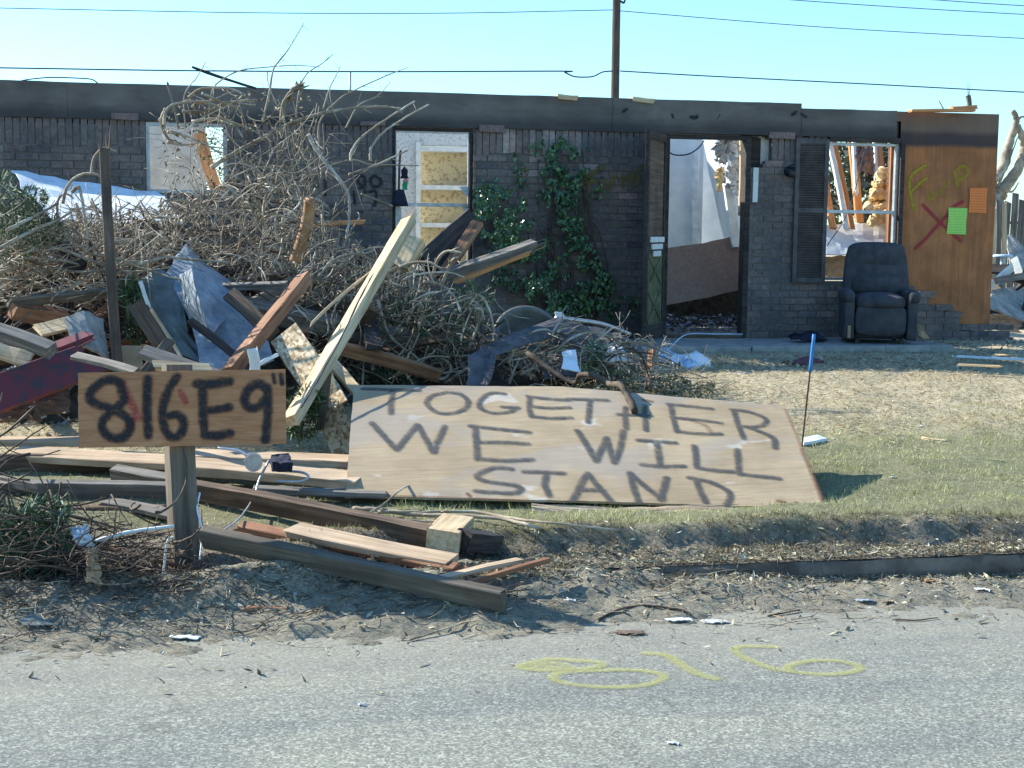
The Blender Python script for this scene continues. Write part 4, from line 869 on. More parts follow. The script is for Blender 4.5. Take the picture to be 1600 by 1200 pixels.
# road number
rdp = decal('painted_number', [([(905, 1034), (860, 1031), (825, 1038), (812, 1044), (840, 1048), (900, 1047), (938, 1042), (935, 1036), (900, 1033)], .019, .5), ([(815, 1040), (850, 1042), (905, 1050), (860, 1036), (830, 1046)], .019, .4), ([(905, 1050), (985, 1048), (1030, 1054), (1034, 1063), (1005, 1072), (950, 1075), (890, 1070), (865, 1062), (872, 1053), (905, 1050)], .018, .5),
    ([(1010, 1022), (1040, 1025), (1062, 1038), (1085, 1052), (1118, 1062)], .021, .5), ([(1212, 1012), (1160, 1011), (1148, 1018), (1170, 1032), (1205, 1045), (1240, 1051), (1290, 1055), (1335, 1050), (1342, 1042), (1310, 1034), (1265, 1034), (1232, 1042), (1238, 1050)], .018, .5)],
    (-1, 3, .0), (1, 0, 0), (0, 1, 0), 8, 4, M['spray_yellow'], None, off=.004, res=.008)
rdp.parent = road

# ------------------------------------------------------------ debris heap
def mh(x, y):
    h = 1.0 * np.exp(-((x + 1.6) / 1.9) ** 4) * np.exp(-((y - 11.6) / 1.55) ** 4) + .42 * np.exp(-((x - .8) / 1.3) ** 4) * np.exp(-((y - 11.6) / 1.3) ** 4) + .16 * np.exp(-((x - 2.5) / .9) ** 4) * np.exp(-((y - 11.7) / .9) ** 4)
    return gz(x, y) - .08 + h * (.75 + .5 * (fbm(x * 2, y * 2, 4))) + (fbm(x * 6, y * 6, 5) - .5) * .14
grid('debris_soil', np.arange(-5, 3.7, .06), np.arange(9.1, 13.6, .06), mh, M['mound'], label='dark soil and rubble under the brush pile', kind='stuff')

# fallen roof sheets and panels
def named(o, label, cat, name=None, group=None):
    setp(o, label, cat, group); o.name = name or o.name; return o
named(sheet('white_sheet', [[PY(15, 262, 13.3), PY(110, 280, 13.3), PY(250, 300, 13.3)], [PY(40, 300, 12.8), PY(130, 312, 12.8), PY(265, 318, 12.8)], [PY(70, 345, 12.2), PY(150, 350, 12.2), PY(290, 350, 12.2)]], 'tarp_white', .01, 4, .045, freq=2), 'large white roof sheet lying against the wall behind the brush at left', 'roof sheet')
named(sheet('sheet_metal', [[PY(272, 398, 10.2), PY(292, 380, 10.4), PY(318, 410, 10.4)], [PY(262, 425, 9.9), PY(310, 418, 10.0), PY(360, 440, 10.2)], [PY(300, 500, 9.5), PY(350, 490, 9.5), PY(402, 480, 9.8)], [PY(318, 590, 9.0), PY(375, 590, 9.0), PY(430, 560, 9.2)]], 'blue_metal', .003, 2, .028, freq=2.3), 'crumpled blue grey sheet metal panel with a pointed top in the pile', 'sheet metal')
named(sheet('sheet_metal', [[PY(216, 432, 9.9), PY(245, 415, 9.9), PY(276, 430, 9.85)], [PY(228, 480, 9.7), PY(262, 490, 9.6), PY(298, 520, 9.5)], [PY(262, 545, 9.4), PY(300, 560, 9.3), PY(340, 585, 9.2)]], 'green_metal', .003, 2, .04, freq=1.7), 'dull green grey metal plate left of the blue sheet metal', 'sheet metal')
named(sheet('duct_flap', [[PY(279, 428, 9.75), PY(300, 418, 9.5), PY(335, 432, 9.75)], [PY(288, 475, 9.6), PY(312, 470, 9.2), PY(345, 468, 9.55)], [PY(316, 518, 9.4), PY(332, 524, 9.1), PY(352, 500, 9.35)]], 'blue_metal', .004, 2, .014, freq=2), 'bulging pale blue metal flap hanging in front of the sheet metal', 'metal flap')
named(sheet('edge_flashing', [[PY(216, 440, 9.6), PY(222, 438, 9.6)], [PY(233, 486, 9.55), PY(237, 484, 9.55)]], 'white_paint', .006, 5, .008), 'short white metal edge strip left of the green grey plate', 'flashing')
plank('peeling dark red painted panel at the left edge of the pile', PY(-60, 640, 8.5), PY(126, 566, 8.8), .22, .05, 'red_paint', up=(.1, -.85, .4), jag=.03, jag1=.05, name='painted_board', cat='board', splinter=3)
plank('narrow red board along the upper edge of the red painted panel', PY(70, 548, 8.9), PY(133, 526, 9.0), .10, .04, 'red_paint', up=(0, -.3, .9), jag=.03, name='painted_board', cat='board')
named(sheet('brown_underboard', [[PY(-20, 612, 8.9), PY(50, 600, 8.9), PY(112, 585, 9.0)], [PY(-20, 660, 8.7), PY(50, 652, 8.7), PY(110, 640, 8.8)]], 'wood_brown', .02, 6, .04, jag=.03), 'torn brown board hanging under the red painted panel', 'board', 'torn_board')
named(sheet('plaster_slab', [[PY(104, 495, 9.2), PY(130, 487, 9.2), PY(160, 500, 9.3)], [PY(112, 540, 9.0), PY(140, 545, 9.0), PY(168, 560, 9.1)]], 'plaster', .02, 4, .012, jag=.012), 'broken pale plaster slab beside the thin grey post', 'plaster slab')
named(sheet('tan_panel', [[PY(185, 540, 9.3), PY(222, 540, 9.3)], [PY(185, 600, 9.1), PY(224, 600, 9.1)]], 'card', .012, 5, .01), 'upright tan board right of the thin grey post', 'board', 'board')
named(sheet('felt_roll', [[PY(726, 604, 9.4), PY(748, 606, 9.4), PY(764, 604, 9.4)], [PY(735, 555, 9.7), PY(762, 552, 9.8), PY(776, 556, 9.8)], [PY(775, 530, 10.3), PY(810, 523, 10.4), PY(840, 533, 10.4)], [PY(868, 498, 10.9), PY(900, 503, 10.9), PY(900, 520, 10.7)]], 'tarp', .006, 4, .02, freq=2), 'bent strip of grey roofing felt draped behind the painted plywood sheet', 'roofing felt', 'roofing_felt')
named(sheet('tarp_tent', [[PY(868, 498, 11.1), PY(920, 506, 11.3), PY(975, 520, 11.4), PY(1018, 548, 11.5)], [PY(850, 545, 10.7), PY(905, 548, 10.8), PY(960, 555, 10.9), PY(1020, 570, 11.1)], [PY(850, 590, 10.4), PY(905, 590, 10.4), PY(960, 590, 10.6), PY(1010, 588, 10.8)]], 'tarp', .005, 4, .05, freq=2), 'sagging dark tarpaulin stretched toward the open door', 'tarpaulin', 'tarpaulin')
o = sheet('x', [[PY(868, 497, 11.05), PY(920, 504, 11.2)], [PY(935, 510, 11.2), PY(1000, 533, 11.4)]], 'tarp_white', .02, 4, .01); bpy.data.objects.remove(o)
branch('pale bent pipe along the ridge of the dark tarpaulin', [PY(868, 497, 11.0), PY(900, 500, 11.1), PY(945, 507, 11.2), PY(985, 522, 11.3)], .02, .014, 'alu', cat='pipe', name='pipe', rough=.03)
named(sheet('white_scrap', [[PY(877, 549, 10.1), PY(900, 545, 10.1)], [PY(880, 575, 9.9), PY(906, 580, 9.9)]], 'tarp_white', .008, 3, .015, freq=2), 'crumpled white scrap under the arching branches', 'scrap')
named(sheet('white_scrap', [[PY(866, 487, 11.2), PY(878, 487, 11.2)], [PY(872, 500, 11.2), PY(884, 500, 11.2)]], 'tarp_white', .012, 4, .01), 'small white block on top of the dark tarpaulin', 'scrap')
named(sheet('x', [[PY(920, 535, 10.7), PY(960, 540, 10.7), PY(975, 545, 10.7)], [PY(925, 560, 10.5), PY(950, 565, 10.5), PY(985, 562, 10.6)]], 'plastic_white', .004, 7, .03, smooth=True), 'milky plastic film bulging between the branches near the tarpaulin', 'plastic film', 'plastic_film')
# tub rim half buried, seen edge on
q = MB(); tc = PY(822, 535, 11.2)
ring = [(.0, -.10), (.24, -.10), (.27, .06), (.29, .07), (.29, .09), (.25, .09), (.23, -.07), (0, -.07)]
V, F = lathe(ring, 28); rt = Matrix.Rotation(R_(62), 3, 'X'); q.add([rt @ Vector(p) for p in V], F)
o = q.build('plastic_tub', M['tub'], smooth=True); o.location = tc; setp(o, 'round grey plastic tub tipped on its side behind the grey felt', 'tub')
# bags of blue and white plastic by the porch
for i, (a, b, m_, lab) in enumerate([(1038, 556, 'plastic_blue', 'pale blue plastic bag nearest the door leaf at the porch corner'), (1060, 566, 'plastic_white', 'crumpled white plastic bag in front of the blue bag by the porch'), (1088, 563, 'plastic_white', 'crumpled white plastic bag at the right end of the bag heap'), (1078, 574, 'plastic_blue', 'small blue plastic scrap in front of the bag heap')]):
    cc = PY(a, b, 12.2 - .1 * i); named(sheet('plastic_bag', [[cc + V3(-.1, .12, .03), cc + V3(0, .12, .05), cc + V3(.12, .1, 0)], [cc + V3(-.1, 0, .04), cc + V3(0, 0, .08), cc + V3(.12, 0, .02)], [cc + V3(-.12, -.1, -.05), cc + V3(0, -.12, -.04), cc + V3(.14, -.1, -.06)]], m_, .003, 9, .035, freq=3, seed=i, smooth=True), lab, 'plastic bag', 'plastic_bag')
o = tube('white_cord', [PY(1020, 558, 12.5), PY(1045, 545, 12.8), PY(1072, 523, 13.2), PY(1120, 522, 13.4), PY(1160, 522, 13.6)], .006, .006, M['plastic_blue'], rough=.02); o.name = 'cord'; named(o, 'pale cord lying across the porch slab below the door', 'cord')

# timbers of the heap ------------------------------------------------
TB = lambda *a, **k: plank(*a, **k)
v_cam = V3(-.1, -1, .25)
TB('big pale splintered beam with a long crack slanting up over the pile', PY(456, 655, 7.95), PY(636, 350, 9.5), .115, .06, 'wood_pale', up=(-.75, -.45, .5), jag=.02, jag1=.035, splinter=22, name='beam', cat='beam')
branch('black cord running along the face of the big pale beam', [PY(470, 638, 7.82), PY(520, 553, 8.28), PY(565, 462, 8.80), PY(600, 402, 9.16)], .005, .005, 'wire', cat='cord', name='cord', rough=.4, k=8)
TB('thin pale splinter leaning on the left side of the big pale beam', PY(489, 505, 8.9), PY(560, 440, 9.2), .02, .015, 'wood_pale', jag=.03, up=v_cam, name='splinter', cat='splinter', splinter=1)
TB('splintered red brown timber left of the big pale beam', PY(362, 580, 8.6), PY(470, 440, 9.5), .10, .075, 'wood_red', up=(-.6, -.5, .6), jag=.02, jag1=.06, splinter=9, name='beam', cat='beam')
TB('long grey beam lying behind the big pale beam', PY(372, 478, 9.9), PY(635, 532, 10.3), .13, .12, 'wood_grey', up=(0, -.5, .9), jag=.03, name='beam', cat='beam')
TB('brown board dropping right from the sheet metal', PY(360, 463, 9.5), PY(425, 520, 9.2), .10, .05, 'wood_brown', up=v_cam)
TB('light chipped strand board strip under the big pale beam', PY(445, 520, 8.9), PY(520, 640, 8.3), .20, .02, 'osb', up=(-.5, -.6, .6), name='strand_board', cat='board')
TB('light strand board corner beside the painted plywood sheet', PY(498, 590, 8.45), PY(542, 705, 8.2), .17, .02, 'osb', up=(-.5, -.6, .6), name='strand_board', cat='board', jag=.03)
TB('pale board edge running down to the corner of the painted sheet', PY(505, 556, 8.8), PY(566, 618, 8.3), .07, .03, 'wood_pale', up=(-.2, -.4, .9))
TB('dark brown stake between the two strand board pieces', PY(505, 585, 8.35), PY(494, 668, 8.2), .09, .03, 'wood_brown', up=v_cam, name='stake', cat='stake')
TB('dark reddish beam end pointing up below the middle window', PY(668, 412, 11.0), PY(738, 345, 11.4), .2, .08, 'wood_dark', up=(.3, -.9, .3), jag=.03, name='beam', cat='beam')
TB('red brown board beside the dark beam end', PY(690, 432, 10.9), PY(745, 350, 11.2), .09, .05, 'wood_red', up=(-.3, -.7, .5), jag=.03)
TB('pale square block behind the tip of the big pale beam', PY(628, 418, 10.4), PY(647, 376, 10.5), .14, .09, 'wood_pale', up=(-.4, -.8, .4), name='wood_block', cat='wood block')
TB('grey split rail with a lit orange underside left of the ivy', PY(700, 428, 10.9), PY(822, 387, 10.9), .1, .08, 'wood_grey', up=(0, -.3, 1), jag=.03, jag1=.08, splinter=5, name='rail', cat='rail')
TB('orange underside board of the split rail near the ivy', PY(712, 438, 10.85), PY(818, 398, 10.85), .08, .03, 'wood_orange', up=(0, -.3, 1), jag1=.06, splinter=3)
TB('narrow orange strip lying level before the brick wall', PY(484, 354, 12.4), PY(566, 347, 12.4), .04, .03, 'wood_orange', up=v_cam, name='strip', cat='wood strip')
TB('thin dark stick angled over the fascia above the brush', PY(303, 106, 12.2), PY(398, 137, 12.6), .02, .02, 'wood_dark', up=v_cam, name='stick', cat='stick', jag=.02)
TB('short pale stick in front of the fascia left of the curled brush', PY(262, 133, 12.2), PY(279, 198, 12.2), .02, .02, 'wood_grey', up=v_cam, name='stick', cat='stick', jag=.02)
TB('tall thin grey post leaning among the branches at left', PY(187, 600, 9.0), PY(163, 242, 9.6), .06, .045, 'wood_brown', up=v_cam, jag=.02, jag1=.05, splinter=4, name='post', cat='post')
TB('dark weathered timber sloping down at the far left', PY(40, 320, 10.4), PY(125, 420, 10.0), .14, .08, 'wood_dark', up=v_cam, name='beam', cat='beam')
TB('grey beam end poking right above the red panel', PY(-20, 512, 8.7), PY(78, 548, 8.5), .09, .07, 'wood_grey', up=(0, -.5, .9), name='beam', cat='beam')
TB('striped pale lath behind the red panel upper piece', PY(-10, 545, 8.8), PY(45, 562, 8.8), .16, .02, 'wood_pale', up=(0, -.4, .9), name='lath', cat='lath')
TB('striped pale lath behind the red panel lower piece', PY(60, 515, 9.2), PY(112, 505, 9.3), .14, .02, 'wood_pale', up=(0, -.5, .9), name='lath', cat='lath')
TB('brown beam end with a red tip behind the red panel', PY(20, 485, 9.6), PY(95, 497, 9.8), .10, .10, 'wood_red', up=(0, -.4, .9), name='beam', cat='beam')
TB('grey plank resting just above the left end of the address board', PY(120, 556, 8.4), PY(210, 582, 8.0), .06, .03, 'wood_grey', up=(0, -.5, .9))
TB('upper pale plank stacked behind the address board', PY(226, 552, 8.1), PY(335, 585, 7.9), .09, .04, 'wood_grey', up=(0, -.6, .8))
TB('lower pale plank stacked behind the address board', PY(246, 573, 7.7), PY(322, 574, 7.7), .06, .03, 'wood_pale', up=(0, -.6, .8))
TB('brown brace crossing under the two stacked planks', PY(222, 585, 8.2), PY(265, 535, 8.4), .06, .04, 'wood_brown', up=v_cam)
TB('short white picket standing under the red timber', PY(394, 552, 8.2), PY(399, 580, 8.2), .06, .02, 'white_paint', up=v_cam, name='picket', cat='picket')
TB('thin white lath next to the short white picket', PY(404, 572, 8.2), PY(432, 553, 8.3), .02, .015, 'white_paint', up=v_cam, name='lath', cat='lath')
TB('long thin edge strip falling from the green grey plate', PY(236, 486, 9.4), PY(286, 560, 9.1), .02, .02, 'wood_pale', up=v_cam, name='strip', cat='wood strip')
TB('purple brown board leaning left of the green grey plate', PY(215, 475, 9.6), PY(268, 560, 9.3), .12, .03, 'wood_brown', up=v_cam)
TB('blue grey batten lying on the lower sheet metal', PY(300, 505, 9.1), PY(405, 585, 8.8), .05, .04, 'wood_dark', up=v_cam, name='batten', cat='batten')
TB('short dark picket with a pale face standing near the porch bags', PY(1017, 602, 10.5), PY(1017, 552, 10.6), .06, .035, 'wood_red', up=(-.8, -.6, 0), name='picket', cat='picket')
FB = MB()
for i in range(560):     # splinters, lath ends and slivers of siding between the timbers
    a = random.uniform(-3.4, 1.9); b = random.uniform(9.15, 11.4); L = random.uniform(.04, .24)
    FB.box((a, b, float(mh(a, b)) + random.uniform(.0, .07)), (L, random.uniform(.006, .04), random.uniform(.004, .014)), Matrix.Rotation(random.uniform(0, 6.28), 3, 'Z') @ Matrix.Rotation(random.gauss(0, .35), 3, 'Y') @ Matrix.Rotation(random.uniform(0, 3), 3, 'X'), random.choice([(.45, .34, .22), (.30, .22, .15), (.16, .12, .09), (.42, .37, .30), (.40, .40, .38), (.20, .17, .16), (.30, .10, .06), (.12, .10, .09), (.26, .32, .38)]), jit=.006)
setp(FB.build('wood_fragments', M['litter'], colors=True), 'splinters and slivers of siding filling the gaps of the heap', kind='stuff')
for i in range(26):      # anonymous timbers deep in the heap
    a = random.uniform(-60, 640); b = random.uniform(440, 590) if a < 450 else random.uniform(480, 590); Yv = random.uniform(9.5, 10.8); p = PY(a, b, Yv); d = V3(random.gauss(0, 1), random.gauss(0, .6), random.gauss(0, .45)).normalized() * random.uniform(.25, .6)
    plank('weathered grey brown timber buried deep in the brush heap', p - d, p + d, random.uniform(.05, .12), random.uniform(.02, .05), random.choice(['wood_grey', 'wood_brown', 'wood_dark', 'wood_red']), up=rdir(1)[0], jag=.02, name='buried_timber', cat='timber', group='timbers buried in the brush heap')

# ------------------------------------------------------------ branches drawn one by one
def BR_(label, px, Y0, Y1, r0, r1, m='bark', tw=0, **k):
    n = len(px); branch(label, [PY(a, b, Y0 + (Y1 - Y0) * i / max(1, n - 1)) for i, (a, b) in enumerate(px)], r0, r1, m, twigs=tw, **k)
BR_('torn orange limb stub standing upright in the brush', [(462, 408), (470, 385), (479, 350), (483, 325), (484, 311)], 10.3, 10.2, .052, .040, 'bark_orange', cat='branch', rough=.03)
BR_('hooked twig curling over the top of the thin grey post', [(142, 272), (148, 245), (163, 231), (182, 237)], 9.6, 9.7, .01, .006)
BR_('arched twig meeting the thin grey post at its middle', [(98, 318), (105, 292), (120, 276), (142, 271), (160, 280), (170, 320), (180, 400)], 9.8, 9.6, .011, .007)
BR_('looped twig left of the arched twig', [(92, 345), (89, 325), (93, 308), (104, 303), (115, 310)], 9.9, 9.8, .009, .006)
BR_('curved twig dropping from the pale sheet left of the grey post', [(112, 300), (122, 292), (128, 310), (133, 345), (137, 380)], 9.9, 9.8, .014, .008)
BR_('straight pale cane rising at the far left, upper one', [(10, 360), (50, 340), (90, 318)], 9.4, 9.8, .012, .007)
BR_('straight pale cane rising at the far left, lower one', [(0, 388), (40, 366), (85, 346), (110, 332)], 9.3, 9.7, .013, .007)
BR_('long pale arc sweeping widest across the fascia', [(330, 262), (370, 237), (400, 222), (450, 195), (500, 178), (560, 168), (600, 167), (625, 169)], 11.6, 11.9, .02, .008, tw=8)
BR_('curved shoot right of the long arc ending near the middle window top, left one', [(549, 252), (548, 240), (556, 225), (570, 210), (610, 182), (648, 158)], 11.7, 11.9, .012, .007, tw=2)
BR_('curved shoot right of the long arc ending near the middle window top, right one', [(579, 252), (579, 235), (587, 220), (605, 202), (640, 180), (670, 163)], 11.7, 11.9, .012, .006, tw=2)
BR_('long limb running down in front of the black wall numbers', [(482, 210), (495, 235), (510, 255), (530, 280), (543, 300), (546, 330), (542, 365), (540, 380)], 11.4, 11.0, .017, .008, tw=4)
BR_('slanting twig crossing the left edge of the middle window', [(545, 273), (590, 257), (615, 245), (637, 235)], 11.8, 12.1, .011, .005, tw=3)
BR_('level twig running right into the middle window', [(505, 262), (550, 250), (580, 257), (620, 258), (655, 259)], 11.8, 12.2, .008, .004, tw=2)
BR_('short pale stick slanting down to the sill of the middle window', [(565, 303), (590, 313), (613, 322)], 12.4, 12.8, .01, .009)
BR_('forked pale twig before the brick under the black numbers', [(537, 385), (545, 365), (555, 350), (562, 340)], 11.2, 11.3, .009, .005, tw=2)
BR_('tallest thin twig reaching into the sky', [(410, 190), (420, 150), (425, 118), (430, 103), (447, 82), (458, 65), (475, 36)], 11.8, 12.0, .010, .003, tw=8)
BR_('long faint twig bowing left to right above the fascia', [(325, 200), (330, 150), (340, 130), (370, 112), (405, 106), (460, 102), (500, 105)], 12.0, 12.2, .008, .003, tw=9)
BR_('thin twig with buds at the right of the tallest twig', [(462, 185), (468, 140), (480, 115), (505, 98), (521, 84)], 12.0, 12.2, .007, .003, tw=5)
BR_('knotted limb ending in a broken crown above the fascia', [(440, 190), (443, 165), (450, 150), (462, 136), (475, 134)], 11.7, 11.7, .022, .016, tw=14)
BR_('slender shoot crossing the thin grey background post', [(498, 240), (500, 190), (530, 155), (560, 138), (600, 120), (638, 105)], 12.0, 12.2, .009, .003, tw=7)
BR_('slender shoot left of the thin grey background post', [(505, 170), (515, 138), (525, 118), (533, 103)], 12.0, 12.2, .006, .003, tw=5)
BR_('thin shoot right of the thin grey background post', [(540, 200), (560, 165), (590, 150), (610, 128)], 12.0, 12.2, .007, .003, tw=6)
BR_('budded twig rising at the left edge of the curled brush', [(290, 200), (288, 150), (308, 120), (322, 96)], 12.0, 12.1, .006, .003, tw=4)
BR_('thin twig curling down beside the tallest twig', [(418, 112), (418, 125), (424, 145), (432, 160)], 12, 12, .005, .003, tw=3)
arcs = [[(257, 200), (258, 178), (268, 165), (290, 160), (340, 158), (400, 164)], [(262, 205), (290, 212), (318, 224), (345, 240)], [(285, 174), (320, 176), (350, 186), (400, 206), (420, 222)], [(295, 152), (312, 140), (340, 137), (370, 142), (398, 162)], [(316, 146), (345, 158), (368, 168), (380, 182)], [(258, 170), (252, 190), (262, 215), (285, 225)], [(330, 172), (350, 162), (375, 158), (402, 156)], [(300, 190), (330, 186), (365, 196), (380, 215)], [(262, 222), (285, 226), (310, 224)], [(300, 168), (312, 160), (335, 165), (350, 180)]]
for i, a_ in enumerate(arcs):
    BR_('bleached arching twig in the curled clump above the left window', a_, 11.4 + .1 * (i % 4), 11.5 + .1 * (i % 3), .013, .007, tw=2, group='bleached twigs curling above the left window')
lo = [([(645, 540), (655, 505), (661, 482), (650, 476), (635, 505)], 'looped twig right of the big pale beam'), ([(718, 474), (735, 461), (752, 464), (765, 485), (772, 520)], 'wide arch of bark left of the grey tub, outer one'), ([(720, 484), (736, 470), (750, 480), (757, 500)], 'smaller arch inside the wide bark arch'), ([(730, 548), (745, 515), (754, 486), (742, 482)], 'hooked pale twig under the wide arch'),
      ([(662, 440), (690, 446), (710, 465), (720, 488)], 'curved pale limb above the green juniper tuft'), ([(590, 468), (604, 515), (622, 538), (650, 558), (675, 592)], 'long twig falling right from the big pale beam'), ([(672, 572), (680, 562), (695, 563), (704, 574), (698, 588), (682, 592), (665, 580)], 'twisted looping vine just above the painted sheet'), ([(695, 598), (715, 585), (730, 575)], 'pale limb ending at the grey felt'),
      ([(610, 590), (640, 578), (665, 560), (680, 548)], 'forked twig left of the twisted vine'), ([(605, 425), (640, 412), (668, 410), (690, 420)], 'pale twig arching under the dark beam end'), ([(675, 435), (683, 408), (697, 393), (722, 395)], 'arch twig beside the dark beam end'), ([(690, 445), (705, 410), (715, 402)], 'straight pale twig crossing the split rail'),
      ([(215, 420), (208, 432), (196, 428), (192, 410), (198, 390), (212, 375), (240, 362)], 'thick pale vine loop left of the sheet metal'), ([(172, 410), (215, 412), (260, 402), (300, 406), (360, 410)], 'pale vine running across the tip of the sheet metal'), ([(0, 440), (80, 420), (120, 425), (180, 420)], 'lit cane crossing the thin grey post low down'), ([(0, 425), (60, 412), (140, 404)], 'dark cane at the left edge'), ([(0, 395), (30, 385), (90, 388), (150, 410), (190, 425)], 'drooping cane at the left edge')]
for p_, l_ in lo: BR_(l_, p_, 9.9 if p_[0][0] < 400 else 10.2, 10.0, .014, .008, tw=2)
tarpb = [([(794, 568), (805, 545), (830, 520), (855, 515), (872, 528)], 'outer arching stem at the left of the tarpaulin'), ([(868, 550), (890, 530), (920, 520), (950, 525), (985, 545)], 'highest arching stem over the tarpaulin'), ([(935, 548), (960, 537), (1000, 536), (1050, 556)], 'arching stem nearest the short picket'), ([(845, 556), (870, 548), (905, 549), (940, 562), (985, 575)], 'lit low stem across the crumpled white scrap'),
         ([(812, 585), (850, 569), (875, 568)], 'short pale stem above the word together'), ([(905, 556), (935, 530), (960, 510)], 'straight stem crossing the tarpaulin'), ([(870, 520), (885, 506), (908, 505)], 'small twig hoop on the tarpaulin'), ([(795, 600), (803, 578), (812, 560)], 'short upright stem by the grey felt'), ([(862, 525), (870, 508), (880, 500)], 'short forked stub at the tarpaulin peak')]
for i in range(22):
    a = random.uniform(770, 1030); b = 600 - random.uniform(0, 25); w_ = random.uniform(30, 110) * random.choice((-1, 1)); h_ = random.uniform(20, 62)
    BR_('thin brown stem arching over the fallen tarpaulin', [(a, b), (a + w_ * .2, b - h_ * .75), (a + w_ * .55, b - h_), (a + w_, b - h_ * .8), (a + w_ * 1.3, b - h_ * .35)], 10.3 + random.random() * .3, 10.3 + random.random() * .5, .008, .004, random.choice(('bark', 'bark_dark')), tw=2, group='thin stems arching over the fallen tarpaulin')
for p_, l_ in tarpb: BR_(l_, p_, 10.4, 10.5, .012, .007, tw=2)
p_ = [onp(875, 600) + V3(0, 1.0, .1), PY(892, 597, 8.9), PY(907, 586, 8.75), PY(928, 587, 8.6), PY(952, 600, 8.4), onp(968, 614) + V3(0, 0, .05), onp(980, 628) + V3(0, 0, .04), onp(992, 650) + V3(0, 0, .025)]
branch('thick bent branch with a dark broken end lying over the painted sheet', p_, .016, .022, 'bark_dark', rough=.1)
# lying near the kerb
GB = lambda label, px, r0, r1, m='bark', h=.03, tw=0: branch(label, [PZ(a, b, float(gz(PZ(a, b, .2).x, PZ(a, b, .2).y)) + h) for a, b in px], r0, r1, m, twigs=tw)
GB('long pale branch on the grass below the painted sheet', [(552, 795), (590, 797), (650, 804), (720, 806), (790, 812), (830, 822), (860, 834), (885, 846)], .013, .006, tw=4)
GB('second thin branch beside the long pale branch', [(590, 800), (660, 801), (740, 800), (800, 810), (870, 818), (960, 828), (985, 832)], .010, .004, tw=3)
GB('thin curling twig in front of the word we', [(580, 800), (600, 788), (625, 766), (650, 756), (690, 755)], .007, .003, h=.05)
GB('grey twig lying at the right end of the pale branch', [(612, 812), (670, 815), (735, 814)], .009, .006)

# ------------------------------------------------------------ brush tangle
def tangle(name, polys, mat_, label=None, sides=4, cat=None):
    Vs = []; Fs = []; off = 0
    for (poly, n, Y0, Y1, L0, L1, r0, curl, flat) in polys:
        q = poly_samples(poly, n); Yv = rng.uniform(Y0, Y1, n); P0 = PYs(q, Yv); s = 9
        d = rdir(n) * [1, .7, flat]; d /= np.linalg.norm(d, axis=1, keepdims=True); ax_ = rdir(n) * [.6, 1, .6]; ax_ /= np.linalg.norm(ax_, axis=1, keepdims=True)
        L = rng.uniform(L0, L1, n); k = rng.normal(0, curl, n) + .0; P = [P0 - d * L[:, None] * .5]; cur = d.copy()
        for j in range(s - 1):
            a = (k * (1 + .4 * rng.normal(size=n)))[:, None] / (s - 1); cur = cur + np.cross(ax_, cur) * a + rng.normal(size=(n, 3)) * .07; cur /= np.linalg.norm(cur, axis=1, keepdims=True); P.append(P[-1] + cur * (L / (s - 1))[:, None])
        P = np.stack(P, 1); R = rng.uniform(.5, 1.3, n)[:, None] * r0 * np.linspace(1, .45, s)[None]
        P[..., 2] = np.maximum(P[..., 2], gz(P[..., 0], P[..., 1]) + .01)
        V, F = tubes(P, R, sides); Vs.append(V); Fs.append(F + off); off += len(V)
    return setp(mesh_np(name, np.concatenate(Vs), np.concatenate(Fs), mat_, smooth=True), label, cat, kind='stuff')
T1 = [(70, 360), (150, 335), (230, 325), (330, 295), (420, 262), (470, 300), (505, 370), (560, 398), (640, 408), (700, 425), (640, 450), (540, 450), (450, 455), (360, 440), (300, 405), (220, 430), (120, 440)]
tangle('brush_tangle', [
    (T1, 440, 10.0, 12.0, .15, .45, .0066, 2.1, .9), (T1, 300, 10.0, 12.0, .2, .65, .0034, 1.2, .9), ([(225, 300), (260, 200), (420, 160), (520, 190), (560, 330), (480, 400), (300, 340)], 140, 11.0, 12.0, .2, .7, .003, .9, 1.6), ([(-40, 330), (230, 320), (240, 400), (-40, 420)], 160, 9.6, 10.6, .2, .6, .0035, .9, .9), ([(255, 185), (300, 150), (400, 145), (412, 200), (400, 290), (330, 310), (255, 280)], 75, 11.3, 12.0, .1, .32, .0045, 2.3, .6),
    ([(410, 200), (480, 190), (515, 240), (500, 330), (420, 330)], 80, 11.2, 12.0, .1, .3, .0042, 1.6, 1.2), ([(-40, 380), (200, 385), (240, 440), (100, 480), (-40, 480)], 210, 9.6, 10.8, .3, .9, .0065, 1.0, .4),
    ([(440, 400), (640, 430), (770, 470), (775, 560), (650, 605), (520, 595), (440, 500)], 420, 9.9, 11.4, .15, .5, .0065, 2.0, 1.1), ([(770, 545), (860, 515), (1000, 535), (1050, 560), (1070, 612), (960, 612), (800, 600)], 210, 10.2, 11.2, .15, .6, .0045, 1.6, .4),
    ([(960, 590), (1060, 575), (1150, 600), (1120, 625), (1020, 622)], 90, 10.0, 10.7, .1, .4, .003, 1.2, .3)], M['bark'], 'dense tangle of bare curled twigs heaped before the house')
tangle('shaded_brush', [([(-20, 790), (250, 800), (330, 860), (320, 930), (-20, 950)], 70, 6.0, 6.7, .2, .6, .006, 1.0, .5), ([(-40, 430), (200, 420), (450, 450), (640, 470), (780, 520), (760, 600), (300, 580), (120, 600), (-40, 560)], 600, 9.9, 11.3, .2, .6, .008, 1.6, .9), (T1, 220, 10.6, 12.4, .2, .5, .008, 2.2, 1)], M['bark_dark'], 'darker brown twigs and roots inside the heap')
